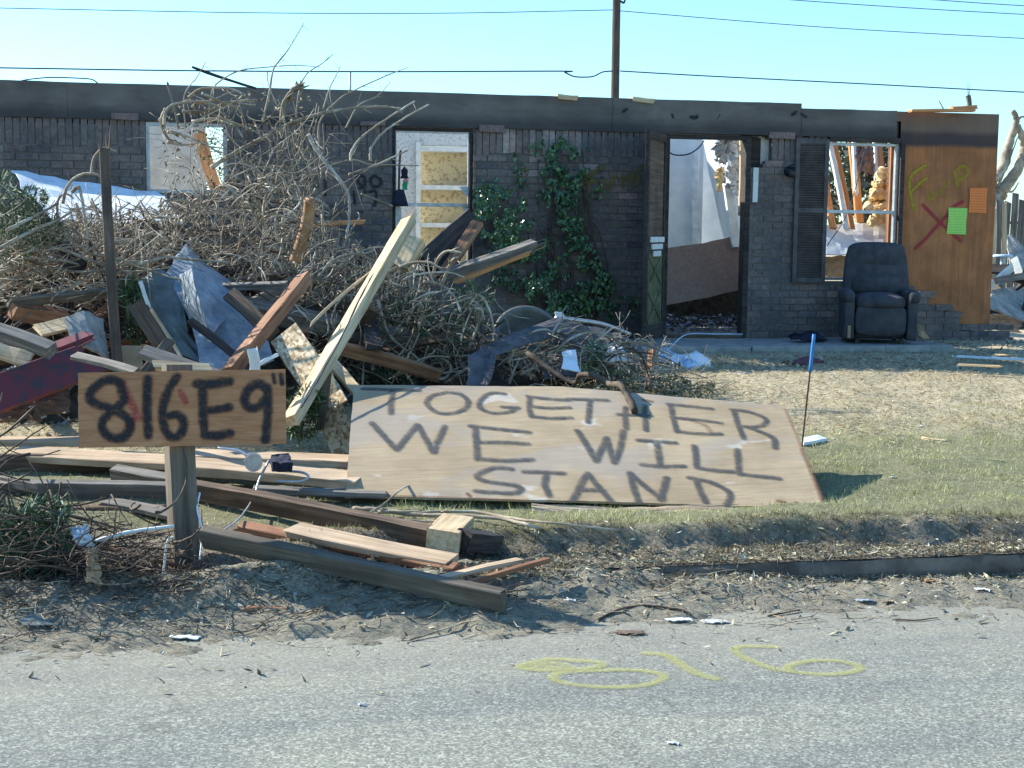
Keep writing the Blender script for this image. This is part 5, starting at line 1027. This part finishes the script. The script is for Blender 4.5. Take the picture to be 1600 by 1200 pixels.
tangle('kerb_brush', [([(-330, 640), (-20, 700), (-10, 860), (-330, 900)], 260, 6.5, 7.6, .3, .9, .006, 1.2, .8), ([(0, 800), (250, 840), (320, 900), (300, 930), (0, 940)], 260, 5.9, 6.6, .1, .4, .003, 1.0, .4), ([(-40, 800), (90, 790), (150, 850), (130, 930), (-40, 950)], 80, 6.0, 6.7, .15, .5, .005, 1.0, .6), ([(0, 850), (330, 860), (420, 900), (330, 950), (0, 960)], 120, 5.75, 6.1, .08, .35, .003, 1.0, .15)], M['bark_dark'], 'broken dark twigs heaped at the kerb in the left corner')
for i in range(64):      # single sturdier canes of the tangle
    q = poly_samples(T1, 1)[0]; Yv = random.uniform(9.9, 11.6); p = PY(q[0], q[1] + 8, Yv); a = random.uniform(.08, .26); hgt = random.uniform(.03, .16); d = V3(random.choice((-1, 1)), random.gauss(0, .5), random.gauss(0, .25)).normalized()
    branch('bleached bare cane arching out of the brush heap', [p - d * a, p - d * a * .6 + V3(0, 0, hgt * .75), p + V3(0, 0, hgt), p + d * a * .7 + V3(0, 0, hgt * .7), p + d * a + V3(0, 0, hgt * .1)], random.uniform(.006, .011), .005, 'bark', name='cane', cat='branch', group='bleached canes arching out of the brush heap', k=4, sides=6, twigs=1)
def ground_sticks(name, n, x0, x1, y0, y1, L0, L1, r0, m_, label, ysc=None):
    X = rng.uniform(x0, x1, n); Y = y0 + (y1 - y0) * rng.random(n) ** .7; th = rng.normal(0, .9, n); L = rng.uniform(L0, L1, n); s_ = 5; t = np.linspace(-.5, .5, s_)
    px = X[:, None] + np.cos(th)[:, None] * L[:, None] * t + .15 * L[:, None] * np.sin(t * 4 + X[:, None] * 50); py = Y[:, None] + np.sin(th)[:, None] * L[:, None] * t
    pz = surf(px, py) + .004 + rng.random((n, 1)) * .012 + np.abs(rng.normal(0, .12, (n, 1))) * L[:, None] * (t + .5)
    V, F = tubes(np.stack([px, py, pz], -1), rng.uniform(.5, 1.4, n)[:, None] * r0 * np.linspace(1, .6, s_)[None], 4)
    return setp(mesh_np(name, V, F, m_, smooth=True), label, kind='stuff')
ground_sticks('gutter_twigs', 900, -2.6, 2.6, 5.25, 6.1, .02, .16, .0017, M['bark'], 'fine pale twigs and straw stems scattered in the gutter')
ground_sticks('gutter_bark', 700, -2.8, 1.2, 5.45, 6.3, .02, .14, .0026, M['bark_dark'], 'dark bark strips and rootlets scattered in the gutter')
# dry leaves caught in the brush
def leaves(name, polys, mat_, cols, label, sz=(.012, .024), kind='stuff', thin=.55, dirb=(0, 0, 0)):
    Ps = []
    for poly, n, Y0, Y1 in polys:
        q = poly_samples(poly, n); nn = fbm(q[:, 0] / 22, q[:, 1] / 22, 6); q = q[nn > .42]; Ps.append(PYs(q, rng.uniform(Y0, Y1, len(q))))
    P = np.concatenate(Ps); n = len(P); L = rng.uniform(*sz, n); D = rng.normal(size=(n, 3)) + dirb
    V, F = quads(P, L, L * thin, D, rdir(n)); c_ = np.array(cols)[rng.integers(0, len(cols), n)] * rng.uniform(.6, 1.2, (n, 1))
    return setp(mesh_np(name, V, F, mat_, col=np.repeat(c_, 4, 0)), label, kind=kind)
leaves('dry_leaves', [(T1, 1500, 10, 12), ([(255, 165), (400, 140), (490, 150), (500, 330), (330, 310), (255, 280)], 700, 11.3, 12), ([(440, 420), (770, 470), (760, 580), (520, 590)], 700, 9.9, 11)], M['dryleaf'], [(.22, .17, .10), (.34, .28, .18), (.12, .085, .05), (.16, .15, .06)], 'small dry leaves caught in the brush')
leaves('weed_leaves', [([(900, 580), (1000, 575), (1120, 600), (1150, 625), (1010, 625), (900, 610)], 1500, 10.2, 10.8)], M['dryleaf'], [(.14, .16, .06), (.25, .24, .12), (.10, .10, .05), (.34, .30, .2)], 'olive leaves scattered on the fallen stems behind the painted sheet')
G4 = [(.07, .12, .05), (.12, .17, .09), (.22, .27, .17), (.05, .08, .035)]
def juniper(label, blobs, n, Y0, Y1, sz=(.03, .07)):
    Ps = []; Ds = []; root = None
    for (a, b, ra, rb) in blobs:
        k = n; t = rng.uniform(0, 6.28, k); r = np.sqrt(rng.random(k)); q = np.stack([a + ra * r * np.cos(t), b + rb * r * np.sin(t)], 1); nn = fbm(q[:, 0] / 10, q[:, 1] / 10, 8); q = q[nn > .40]
        P = PYs(q, rng.uniform(Y0, Y1, len(q))); c_ = np.array(PY(a, b + rb * .6, (Y0 + Y1) / 2)); Ps.append(P); Ds.append((P - c_) * [1, 1, 1] + rng.normal(size=P.shape) * .12)
        root = root or Vector(c_)
    P = np.concatenate(Ps); D = np.concatenate(Ds); n_ = len(P); L = rng.uniform(*sz, n_); V, F = quads(P, L, L * .07 + .0015, D, rdir(n_))
    c_ = np.array(G4)[rng.integers(0, 4, n_)] * rng.uniform(.7, 1.3, (n_, 1)); e_ = empty('evergreen_bough', root, label=label, cat='plant'); bpy.context.view_layer.update()
    part(mesh_np('foliage', V, F, M['juniper'], col=np.repeat(c_, 4, 0)), e_)
    for (a, b, ra, rb) in blobs: part(tube('stem', [PY(a, b + rb * .9, (Y0 + Y1) / 2), PY(a + ra * .1, b, (Y0 + Y1) / 2), PY(a + ra * .3, b - rb * .8, (Y0 + Y1) / 2)], .012, .005, M['bark_dark'], sides=5), e_)
juniper('large grey green evergreen bough at the left edge of the heap', [(-10, 300, 36, 46), (30, 340, 45, 36), (70, 360, 40, 26), (10, 380, 50, 35), (50, 310, 26, 18)], 800, 9.6, 10.4, (.02, .05))
juniper('small green juniper tuft between the address board and the painted sheet', [(470, 655, 26, 34), (485, 625, 20, 20)], 900, 8.1, 8.5)
juniper('green evergreen sprigs right of the big pale beam', [(690, 520, 45, 40), (640, 500, 40, 40), (610, 590, 50, 14), (740, 470, 30, 30)], 700, 10.2, 10.9)
juniper('drooping pine sprig hanging beside the thin grey post', [(215, 500, 18, 45), (205, 460, 20, 25)], 500, 9.7, 9.9)
juniper('green bough beside the kerb just outside the left edge', [(-60, 800, 60, 60), (-120, 760, 60, 60)], 900, 6.4, 7.0)
juniper('dark pine bough on the kerb left of the address post', [(85, 860, 34, 44), (40, 880, 40, 45), (70, 800, 40, 22), (10, 845, 30, 50)], 380, 6.1, 6.5)
juniper('small green sprig on the fallen stems right of the white scrap', [(930, 550, 16, 18), (925, 575, 22, 10)], 300, 10.3, 10.6)

# ------------------------------------------------------------ boards on the ground in front
UP_ = .055
GP = lambda label, a, za, b, zb, w_, t_, m, **k: plank(label, PZ(*a, za + UP_), PZ(*b, zb + UP_), w_, t_, m, **k)
GP('sunlit peach plank farthest back behind the address board', (-60, 689, ), .30, (425, 692), .30, .14, .04, 'wood_peach')
GP('wide peach plank with a split end behind the address post', (30, 709), .27, (300, 722), .27, .19, .04, 'wood_peach', up=(0, -.15, 1), jag=.03)
GP('dark brown joist under the wide peach plank', (-60, 727), .22, (262, 727), .22, .05, .12, 'wood_brown')
GP('peach plank running right behind the black spool', (305, 712), .29, (548, 722), .29, .16, .04, 'wood_peach', up=(0, -.1, 1))
GP('broad peach plank passing under the white spool wires', (285, 728), .27, (560, 752), .24, .20, .05, 'wood_peach', up=(0, -.1, 1))
GP('grey tan plank ending under the corner of the painted sheet', (400, 764), .22, (600, 772), .2, .1, .03, 'wood_grey')
GP('grey angled board end behind the address post', (182, 738), .24, (262, 752), .22, .06, .07, 'wood_grey', up=(0, -.6, 1))
GP('long dark grey rail left of the address post, upper', (-80, 766), .18, (262, 768), .20, .05, .095, 'wood_grey', up=(0, -.3, 1))
GP('brown board lying under the long dark grey rail', (-80, 795), .12, (250, 798), .13, .09, .05, 'wood_brown')
GP('grey slat leaning on the upper rail at the far left', (-60, 742), .24, (60, 762), .22, .03, .05, 'wood_grey')
GP('weathered plank lying flat before the address post', (175, 785), .16, (268, 806), .13, .12, .025, 'wood_grey')
GP('long dark fence rail ending in the pale block', (300, 766), .21, (672, 838), .16, .05, .10, 'wood_brown', up=(0, -.4, 1))
bk0 = PZ(664, 843, .15)
plank('squared beam with a pale yellow cut end on the grass', PZ(690, 845, .215), PZ(690, 845, .215) + V3(.13, .34, -.01), .15, .10, 'wood_pale', up=(0, -.25, 1), name='beam', cat='beam', jag=.004)
plank('dark weathered block joined behind the pale cut beam', PZ(728, 846, .205), PZ(728, 846, .205) + V3(.14, .12, -.03), .08, .09, 'wood_dark', up=(0, -.25, 1), name='wood_block', cat='wood block')
GP('short sunlit orange plank lying between the two long rails', (460, 828), .155, (705, 878), .10, .11, .035, 'wood_peach', up=(0, -.3, 1), jag=.03)
GP('thin brown board beneath the short sunlit orange plank', (385, 825), .13, (712, 886), .09, .07, .03, 'wood_red', up=(0, -.3, 1), jag=.04)
GP('longest dark brown rail reaching the gutter', (322, 842), .19, (782, 934), .05, .05, .09, 'wood_post', up=(0, -.35, 1), jag1=.02)
GP('splintered orange lath crossing behind the longest rail', (675, 905), .08, (800, 880), .10, .05, .02, 'wood_peach', jag=.03, splinter=2)
GP('thin brown lath crossing behind the longest rail', (735, 910), .07, (850, 876), .12, .03, .02, 'wood_red', jag=.03)
UP_ = 0
GP('chunky red brown board lying in the gutter left part', (362, 930), .05, (545, 940), .05, .08, .05, 'wood_red', jag=.04, name='board', cat='board')
GP('thin orange strip beside the chunky gutter board', (315, 940), .05, (400, 940), .05, .03, .015, 'wood_orange')
GP('small block of wood under the chunky gutter board', (392, 958), .03, (442, 955), .03, .06, .05, 'wood_red', name='wood_block', cat='wood block')
GP('long red rod slanting down past the address post', (150, 852), .19, (310, 892), .07, .02, .015, 'wood_red', name='lath', cat='lath')
GP('thin dark lath under the long red rod', (196, 882), .12, (300, 905), .06, .02, .015, 'wood_brown', name='lath', cat='lath')
GP('short tan piece under the pine bough', (0, 815), .1, (110, 838), .1, .05, .03, 'wood_brown')
plank('upright charred stump splinter at the gutter left of the post', PZ(150, 912, .02), PZ(146, 850, .02) + V3(0, -.3, .0), .05, .03, 'wood_grey', up=v_cam) if 0 else None
for lab, px, h0, h1, r in (('white peeled stick pointing right at the address post', [(142, 848), (200, 832), (272, 822)], .22, .22, .011), ('pale straight stick at the far left rail', [(-10, 838), (30, 820), (70, 797)], .2, .24, .010), ('thin white twig fork at the foot of the post', [(255, 902), (258, 870), (262, 845), (272, 838)], .05, .2, .006), ('grey rod lying in the gutter before the gutter board', [(395, 978), (460, 967), (540, 957)], .02, .03, .007)):
    n_ = len(px); branch(lab, [PY(a, b, 6.05) if 'fork' in lab else PY(a, b, 6.2) if 'peeled' in lab else PZ(a, b, h0 + (h1 - h0) * i / (n_ - 1)) for i, (a, b) in enumerate(px)], r, r * .7, 'bark' if 'grey' in lab else 'white_paint', name='stick', cat='stick')
branch('bent white wire hanging down right of the address post', [PY(312, 770, 6.5), PY(308, 795, 6.4), PY(316, 830, 6.3), PY(312, 875, 6.2)], .005, .004, 'plastic_white', name='wire', cat='wire', rough=.03)
branch('grey wire trailing from the spool toward the rail', [PY(420, 720, 7.2), PY(405, 750, 7.1), PY(395, 780, 7.0), PY(372, 812, 6.7), PY(340, 835, 6.5)], .006, .004, 'alu', name='wire', cat='wire', rough=.03)
branch('white wire rising from the spool to the address board', [PY(396, 722, 7.2), PY(375, 705, 7.2), PY(340, 700, 7.2)], .009, .006, 'plastic_white', name='wire', cat='wire', rough=.03)
branch('grey hose looping over the peach plank', [PY(425, 735, 7.25), PY(470, 738, 7.2), PY(482, 745, 7.1), PY(470, 752, 7.1), PY(430, 752, 7.1)], .007, .007, 'alu', name='hose', cat='hose', rough=.03)
# spool
q = MB(); q.add(*lathe([(0, -.03), (.045, -.03), (.045, -.024), (.02, -.02), (.02, .02), (.045, .024), (.045, .03), (0, .03)], 18, 'Y')); o = q.build('spool', M['alu'], smooth=False); o.location = PY(396, 722, 7.15); setp(o, 'small round silver spool lying on the peach plank', 'spool')
named(sheet('black_box', [[PY(425, 716, 7.3), PY(452, 714, 7.3)], [PY(425, 730, 7.15), PY(456, 730, 7.15)]], 'black', .05, 5, .012), 'small dark blue lump beside the silver spool', 'scrap', 'dark_scrap')
named(sheet('rag', [[PY(112, 822, 6.15), PY(128, 822, 6.15), PY(140, 826, 6.15)], [PY(115, 838, 6.1), PY(130, 840, 6.05), PY(142, 842, 6.1)], [PY(128, 850, 6.1), PY(136, 852, 6.1), PY(146, 852, 6.1)]], 'tarp_white', .004, 7, .025), 'crumpled white rag caught on the brush left of the post', 'rag', 'rag')
named(sheet('rag', [[PY(137, 850, 6.0), PY(152, 855, 6.0)], [PY(136, 885, 5.9), PY(155, 890, 5.9)], [PY(137, 905, 5.85), PY(158, 916, 5.85)]], 'card', .004, 7, .02), 'dull brown cloth strip hanging under the white rag', 'rag', 'rag')
named(sheet('metal_scrap', [[PG(30, 965, .02), PG(60, 958, .02)], [PG(35, 978, .01), PG(88, 976, .01)]], 'green_metal', .004, 3, .01), 'flat bluish scrap in the gutter at the far left', 'scrap', 'metal_scrap')

# stake flag on the lawn
fb = PZ(1254, 688, .29); ft = PY(1272, 522, fb.y + .05); mid = fb.lerp(ft, .64)
flag = empty('survey_stake', fb, label='thin leaning rod with a bright blue upper half stuck in the lawn', cat='stake'); bpy.context.view_layer.update()
part(tube('rod', [fb - V3(0, 0, .1), fb, mid], .006, .006, M['rust'], rough=.0), flag); part(tube('blue_sleeve', [mid, ft], .011, .011, M['blue_plastic'], rough=0), flag)
named(sheet('box_lid', [[PG(1254, 686, .02), PG(1276, 681, .02)], [PG(1256, 694, .015), PG(1292, 687, .015)]], 'tarp_white', .02, 4, .006), 'flat crushed pale box at the foot of the blue stake', 'box', 'crushed_box')
# small things on lawn and gutter
SC = [(1054, 857, .03, .20, 'bark', 'short pale peeled stake leaning at the grass edge', 'v'), (1320, 893, .02, .17, 'white_paint', 'white bent stick leaning on the kerb', 'v'), (1092, 921, .02, .1, 'white_paint', 'small white splinter leaning in the gutter', 'v')]
for a, b, wd, ln, m_, lab, _ in SC:
    p = PY(a, b + 16, 6.05 if b > 880 else 6.45); q_ = PY(a - 4, b - 18, 6.1 if b > 880 else 6.5); plank(lab, p, q_, wd * .9, .012, m_ if m_ != 'bark' else 'wood_pale', up=v_cam, name='splinter', cat='splinter', jag=.01)
for lab, a, b, s, m_, z_ in (('white paper scrap in the gutter under the word stand', 1060, 968, .09, 'tarp_white', .03), ('cream cardboard triangle in the gutter', 1118, 971, .10, 'drywall_warm', .03), ('brown bark chip pile nearest the road number', 985, 989, .10, 'wood_brown', .02), ('small white pebble of plaster left of the cardboard triangle', 890, 938, .04, 'drywall', .04), ('reddish brick fragment below the kerb at right', 1458, 908, .07, 'wood_red', .05), ('white crushed cup on the gutter edge at right', 1535, 921, .05, 'drywall', .04), ('round dirt clod left of the crushed cup', 1388, 941, .04, 'wood_brown', .03), ('pale foil scrap beside the round dirt clod', 1352, 938, .06, 'foil', .03),
    ('white plaster crumb on the dry lawn near the shadow', 1300, 585, .06, 'drywall', .44), ('white paper scrap farthest right on the straw lawn', 1440, 666, .05, 'drywall', .33), ('bright white crumb in the middle of the green lawn', 1395, 746, .03, 'drywall', .26), ('small white scrap on dry grass right of the bag heap', 1163, 583, .14, 'plastic_white', .42), ('white splinter of board lying on the road edge below the post', 288, 995, .10, 'white_paint', .01), ('pale wood chip on the open road', 1052, 1161, .03, 'drywall', .008), ('tiny white chip on the road left of the number', 565, 1101, .02, 'drywall', .008)):
    s *= .62; c_ = PG(a, b, .004); r_ = random.uniform(-.5, .5); dx = V3(math.cos(r_), math.sin(r_), 0) * s; dy = V3(-math.sin(r_), math.cos(r_), 0) * s * .5
    named(sheet('scrap', [[c_ - dx + dy, c_ + dy * 1.2, c_ + dx + dy * .3], [c_ - dx * .8 - dy * .4, c_ - dy + V3(0, 0, .006), c_ + dx * .9 - dy]], m_, .004, 4, .003, jag=.006), lab, 'scrap', 'ground_scrap')
for lab, px, r, m_ in (('curved brown stem lying in the gutter', [(935, 968), (975, 950), (1020, 947), (1070, 955), (1080, 962)], .006, 'bark_dark'), ('long straw stalk lying along the road edge at right', [(1395, 968), (1430, 969), (1465, 965)], .004, 'wood_brown'), ('thin brown stick at the gutter edge near the word stand', [(1200, 962), (1250, 953)], .005, 'wood_brown'), ('two toned lath on the lawn edge far right', [(1440, 684), (1486, 690)], .01, 'wood_pale'), ('thin stick lying on dirt left of the curved stem', [(640, 1000), (720, 975), (800, 950)], .004, 'bark')):
    branch(lab, [PG(a, b, .006) for a, b in px], r, r * .7, m_, name='stick', cat='stick', k=4)
# rubbish near the porch edge
named(sheet('red_rag', [[PZ(1240, 562, .46), PZ(1262, 556, .46)], [PZ(1240, 570, .43), PZ(1290, 566, .43)]], 'red_paint', .02, 5, .03), 'crumpled red and white wrapper on the ground below the porch', 'wrapper', 'wrapper')
named(sheet('dark_rag', [[PY(1240, 520, 13.6), PY(1275, 517, 13.6)], [PY(1236, 530, 13.4), PY(1290, 531, 13.4)]], 'black', .02, 6, .05), 'dark blue cloth lump on the porch left of the recliner', 'cloth', 'cloth')
for i, (a, b, c_, d, m_, lab) in enumerate(((1500, 556, 1600, 562, 'tarp_white', 'white lit board lying on the ground right of the porch'), (1500, 569, 1560, 573, 'wood_pale', 'thin pale lath right of the porch'), (1555, 554, 1585, 556, 'wood_pale', 'short pale stick above the white board'))):
    plank(lab, PZ(a, b, .47), PZ(c_, d, .47), .07 if i == 0 else .04, .02, m_)
# figure dangling in the middle window
dp = PY(630, 290, YH - .1); doll = empty('hanging_doll', dp, label='dark blue cloth doll with a green apron hanging in the middle window', cat='doll'); bpy.context.view_layer.update()
def cone(name, prof, c_, m_, seg=14): q = MB(); q.add(*lathe(prof, seg, 'Z', c_)); return part(q.build(name, M[m_], smooth=True), doll)
cone('skirt', [(0, -.14), (.085, -.14), (.075, -.10), (.04, .02), (.0, .03)], PY(625, 300, YH - .1), 'black')
cone('hat', [(0, -.03), (.045, -.03), (.03, .0), (.035, .05), (.0, .09)], PY(632, 274, YH - .1), 'black')
cone('head', [(0, -.03), (.028, -.01), (.028, .01), (0, .03)], PY(634, 283, YH - .12), 'skin_pink')
part(sheet('apron', [[PY(630, 284, YH - .2), PY(637, 284, YH - .2)], [PY(628, 297, YH - .2), PY(636, 297, YH - .2)]], 'green_cloth', .01, 3, .004), doll)
part(tube('stick', [PY(626, 235, YH - .08), PY(624, 262, YH - .08), PY(623, 310, YH - .08)], .012, .012, M['wood_brown'], rough=.03), doll)

# ------------------------------------------------------------ behind the right corner
for i, (a, t_, b, m_) in enumerate([(1552, 330, 440, 'wood_pale'), (1560, 322, 440, 'wood_grey'), (1568, 326, 430, 'wood_pale')]):
    plank(('left', 'middle', 'right')[i] + ' pale broken picket right beside the plywood panel', PY(a, b, 17), PY(a, t_, 17), .07, .02, m_, up=v_cam, name='picket', cat='picket', jag=.05)
fence = empty('picket_fence', PY(1600, 430, 20), label='dark weathered picket fence standing behind the right corner of the house', cat='fence'); bpy.context.view_layer.update()
x0 = PY(1572, 330, 20).x
for i in range(24):
    x = x0 + i * .125; t_ = 2.15 + random.gauss(0, .06)
    if i > 3: t_ += .02 * random.random()
    part(plank(None, V3(x, 20, .45), V3(x + random.gauss(0, .015), 20, t_), .11, .02, 'wood_grey', name='picket', up=(0, -1, 0), jag=.02), fence)
for zz in (.9, 1.8): part(plank(None, V3(x0, 20.05, zz), V3(x0 + 3, 20.05, zz), .09, .04, 'wood_brown', name='rail', up=(0, 0, 1)), fence)
named(sheet('leaning_board', [[PY(1572, 368, 17.5), PY(1580, 366, 17.5)], [PY(1580, 425, 17), PY(1640, 430, 17)]], 'plaster', .02, 6, .01), 'pale board leaning against the fence at the right edge', 'board', 'board')
named(sheet('x', [[PY(1545, 452, 16), PY(1600, 446, 16.4), PY(1650, 440, 16.6)], [PY(1545, 478, 15.5), PY(1600, 500, 15.5), PY(1650, 490, 15.5)]], 'plaster', .02, 3, .04, freq=2), 'pale roof sheet lying right of the plywood panel', 'roof sheet', 'roof_sheet')
q = MB(); q.add(*lathe([(0, -.02), (.11, -.02), (.13, 0), (.11, .02), (0, .02)], 18, 'Z')); q.add(*lathe([(.03, -.02), (.03, -.45), (0, -.45)], 10, 'Z')); o = q.build('side_table', M['plastic_blue'], smooth=True); o.location = PY(1567, 400, 16.6); setp(o, 'small pale round top pedestal table amid rubble at the right', 'table')
for i in range(16):
    a = random.uniform(1548, 1640); b = random.uniform(420, 520); p = PY(a, b, random.uniform(15.6, 17)); d = V3(random.gauss(0, 1), random.gauss(0, .5), random.gauss(0, .3)).normalized() * random.uniform(.15, .45)
    plank('broken board in the rubble right of the house corner', p - d, p + d, random.uniform(.06, .2), .03, random.choice(['wood_dark', 'wood_brown', 'wood_grey', 'wood_dark', 'white_paint']), up=rdir(1)[0], jag=.02, name='rubble_board', cat='board', group='boards in the rubble right of the house corner')
grid('rubble_soil', np.arange(7.3, 13, .12), np.arange(15, 19, .12), lambda x, y: gz(x, y) + .55 * np.exp(-((y - 17) / 1.3) ** 4) * fbm(x * 2, y * 2, 2) * 1.2, M['mound'], label='dark rubble heap beyond the right corner', kind='stuff')
tree = empty('dead_tree', PY(1575, 420, 22), label='broken leafless tree with torn limbs beyond the right corner', cat='tree'); bpy.context.view_layer.update()
def tl_(nm, px, r0, r1): part(tube(nm, [PY(a, b, 22) for a, b in px], r0, r1, M['bark'], rough=.08, sides=9), tree)
tl_('trunk', [(1552, 470), (1552, 400), (1552, 340), (1556, 312), (1566, 300)], .16, .12)
tl_('limb', [(1550, 330), (1546, 290), (1560, 272), (1572, 248), (1580, 215), (1588, 190), (1583, 172)], .12, .04)
tl_('limb', [(1560, 305), (1578, 282), (1592, 258), (1600, 235), (1597, 215), (1590, 195)], .11, .05)
tl_('limb', [(1594, 255), (1615, 235), (1630, 205)], .09, .03)
for q_ in ([(1589, 190), (1597, 182), (1604, 188)], [(1555, 300), (1575, 255), (1590, 215)], [(1562, 290), (1580, 300), (1592, 285)]): tl_('twig', q_, .025, .008)
# far trees
def far_tree(x, y, h, label):
    e_ = empty('distant_tree', (x, y, .4), label=label, cat='tree', group='trees on the horizon'); bpy.context.view_layer.update()
    part(tube('trunk', [V3(x, y, .3), V3(x + .1, y, h * .4), V3(x, y, h * .8)], .2, .06, M['bark_dark'], sides=6), e_)
    n = 1600; P = rdir(n) * (rng.random((n, 1)) ** .5) * [h * .42, h * .42, h * .36]; P = P[fbm(P[:, 0] * .9 + 50, P[:, 2] * .9 + 50, 7) > .42] + [x, y, h * .66]; n = len(P); L = rng.uniform(.1, .25, n)
    V, F = quads(P, L, L * .5, rdir(n), rdir(n)); c_ = np.array([(.10, .10, .06), (.16, .15, .11), (.07, .08, .04)])[rng.integers(0, 3, n)]
    part(mesh_np('crown', V, F, M['dryleaf'], col=np.repeat(c_, 4, 0)), e_)
far_tree(31, 58, 4.2, 'pale grey leafy tree far behind the fence at the right edge'); far_tree(15.8, 34, 4.6, 'grey scrubby tree seen through the right window')

# ------------------------------------------------------------ grass, straw and litter
def blades(name, X, Y, Z, H, W, cols, lean, label):
    n = len(X); P = np.stack([X, Y, Z], 1); th = rng.uniform(0, 6.28, n); sd = np.stack([np.cos(th), np.sin(th), 0 * th], 1) * W[:, None]; tip = np.stack([rng.normal(0, lean, n), rng.normal(0, lean, n), np.ones(n)], 1); tip = tip / np.linalg.norm(tip, axis=1, keepdims=True) * H[:, None]
    V = np.stack([P - sd, P + sd, P + tip], 1).reshape(-1, 3); return setp(mesh_np(name, V, np.arange(3 * n).reshape(-1, 3), M['blade'], col=np.repeat(cols, 3, 0)), label, kind='stuff')
def zone(n, x0, x1, y0, y1): return rng.uniform(x0, x1, n), rng.uniform(y0, y1, n)
n = 210000; X, Y = zone(n, -2.6, 6.2, 6.18, 10.8)
strawf = np.clip((Y + 2.2 * (fbm(X * 1.1, Y * 1.1, 31) - .5) - 8.9) / 1.2, 0, 1); dens = fbm(X * 3, Y * 3, 12); edge_ = Y > 6.30 + .22 * (fbm(X * 2.2, X * 0, 9)) + np.clip((.55 - X) / .6, 0, 1) * .45 * fbm(X * 2, Y * 3, 41) * 1.6
leftf = np.where((X < .35) & (Y > 6.1), .62, 1.) * np.where(X + (Y - 9) * .5 < -.6, .5, 1)
keep = (rng.random(n) < (1 - .9 * strawf) * (.35 + .9 * dens) * leftf) & edge_; X, Y = X[keep], Y[keep]; n = len(X); t = rng.random(n)[:, None]
tone = (fbm(X * 1.6, Y * 1.6, 21) * .9 + .25)[:, None]; gA = np.array([.25, .28, .08]); gB = np.array([.44, .44, .20]); gC = np.array([.72, .67, .42])
c_ = np.where(t < .38, gA, np.where(t < .74, gB, gC)) * rng.uniform(.65, 1.2, (n, 1)) * np.clip(tone + .35, .6, 1.25)
blades('lawn_grass', X, Y, gz(X, Y) - .004, rng.uniform(.010, .045, n) * (.35 + 1.5 * fbm(X * 5, Y * 5, 13) ** 1.5), rng.uniform(.0012, .0026, n), c_, .75, 'short mixed green and dry grass of the front lawn')
n = 95000; X, Y = zone(n, -2.6, 7.5, 8.2, 13.0); sf = np.clip((Y + 2.2 * (fbm(X * 1.1, Y * 1.1, 31) - .5) - 8.4) / 1.2, .05, 1); keep = rng.random(n) < sf * (.3 + fbm(X * 2.5, Y * 2.5, 14)); X, Y = X[keep], Y[keep]; n = len(X)
P = np.stack([X, Y, gz(X, Y) + rng.uniform(.002, .02, n)], 1); V, F = quads(P, rng.uniform(.012, .045, n), rng.uniform(.0015, .005, n), rng.normal(size=(n, 3)) * [1, 1, .22], rng.normal(size=(n, 3)) * .3 + [0, 0, 1])
SCOL = np.array([(.60, .51, .33), (.70, .62, .42), (.46, .36, .23), (.76, .70, .52), (.36, .24, .15), (.54, .49, .28)])
setp(mesh_np('straw', V, F, M['blade'], col=np.repeat(SCOL[rng.integers(0, 6, n)] * rng.uniform(.6, 1.1, (n, 1)), 4, 0)), 'dry straw and chopped thatch covering the yard', kind='stuff')
n = 46000; X = rng.uniform(-2.8, 5.5, n); Y = 6.22 - rng.exponential(.22, n); Y = np.where(rng.random(n) < .3, rng.uniform(5.97, 6.4, n), Y); Y = Y[Y > 4.7][:n]; X = X[:len(Y)]; n = len(X)
zf = surf(X, Y)
hp = np.clip(1 - np.abs(X - .9) / 2.2, 0, 1) * np.clip((Y - 5.45) / .4, 0, 1) * np.where(Y < YC + .25, 1, 0) * .08
P = np.stack([X, Y, zf + .003 + rng.random(n) * .010], 1); L = (rng.exponential(.0075, n) + .003) * np.where(Y > YC + .1, .6, 1); V, F = quads(P, np.minimum(L, .04), np.minimum(L, .02) * rng.uniform(.08, .5, n), rng.normal(size=(n, 3)) * [1, 1, .35], rng.normal(size=(n, 3)) * .45 + [0, 0, 1])
LC = np.array([(.36, .31, .20), (.48, .43, .30), (.30, .25, .17), (.20, .16, .11), (.55, .50, .38), (.30, .22, .14), (.44, .42, .26)])
setp(mesh_np('gutter_litter', V, F, M['litter'], col=np.repeat(LC[rng.integers(0, 7, n)] * rng.uniform(.6, 1.1, (n, 1)), 4, 0)), 'wood chips, dead leaves and straw along the kerb', kind='stuff')
n = 34000; X = rng.uniform(-2.8, 6, n); Y = 5.86 + .62 * rng.random(n) ** .8; kb = fbm(X * 3, Y * 3, 17) > np.where(Y < 6.13, .54, .42); X, Y = X[kb], Y[kb]; n = len(X); t = rng.random(n)[:, None]
blades('edge_grass', X, Y, surf(X, Y) - .004, rng.uniform(.02, .06, n), rng.uniform(.001, .0025, n), np.where(t < .5, [.10, .09, .05], np.where(t < .8, [.20, .16, .09], [.36, .30, .19])) * rng.uniform(.6, 1.2, (n, 1)), 1.1, 'ragged dead grass hanging over the kerb')
n = 5000; X, Y = rng.uniform(3.6, 8.6, n), rng.uniform(11.6, 14, n); kp = (Y < 12.6) | (X > 7.15); X, Y = X[kp], Y[kp]; n = len(X); P = np.stack([X, Y, gz(X, Y) + .01], 1); L = rng.exponential(.012, n) + .004
V, F = quads(P, np.minimum(L, .06), np.minimum(L, .03) * .5, rng.normal(size=(n, 3)) * [1, 1, .3], rng.normal(size=(n, 3)) * .4 + [0, 0, 1])
setp(mesh_np('yard_litter', V, F, M['litter'], col=np.repeat(LC[rng.integers(0, 7, n)], 4, 0)), 'crumbs of plaster and wood before the porch', kind='stuff')
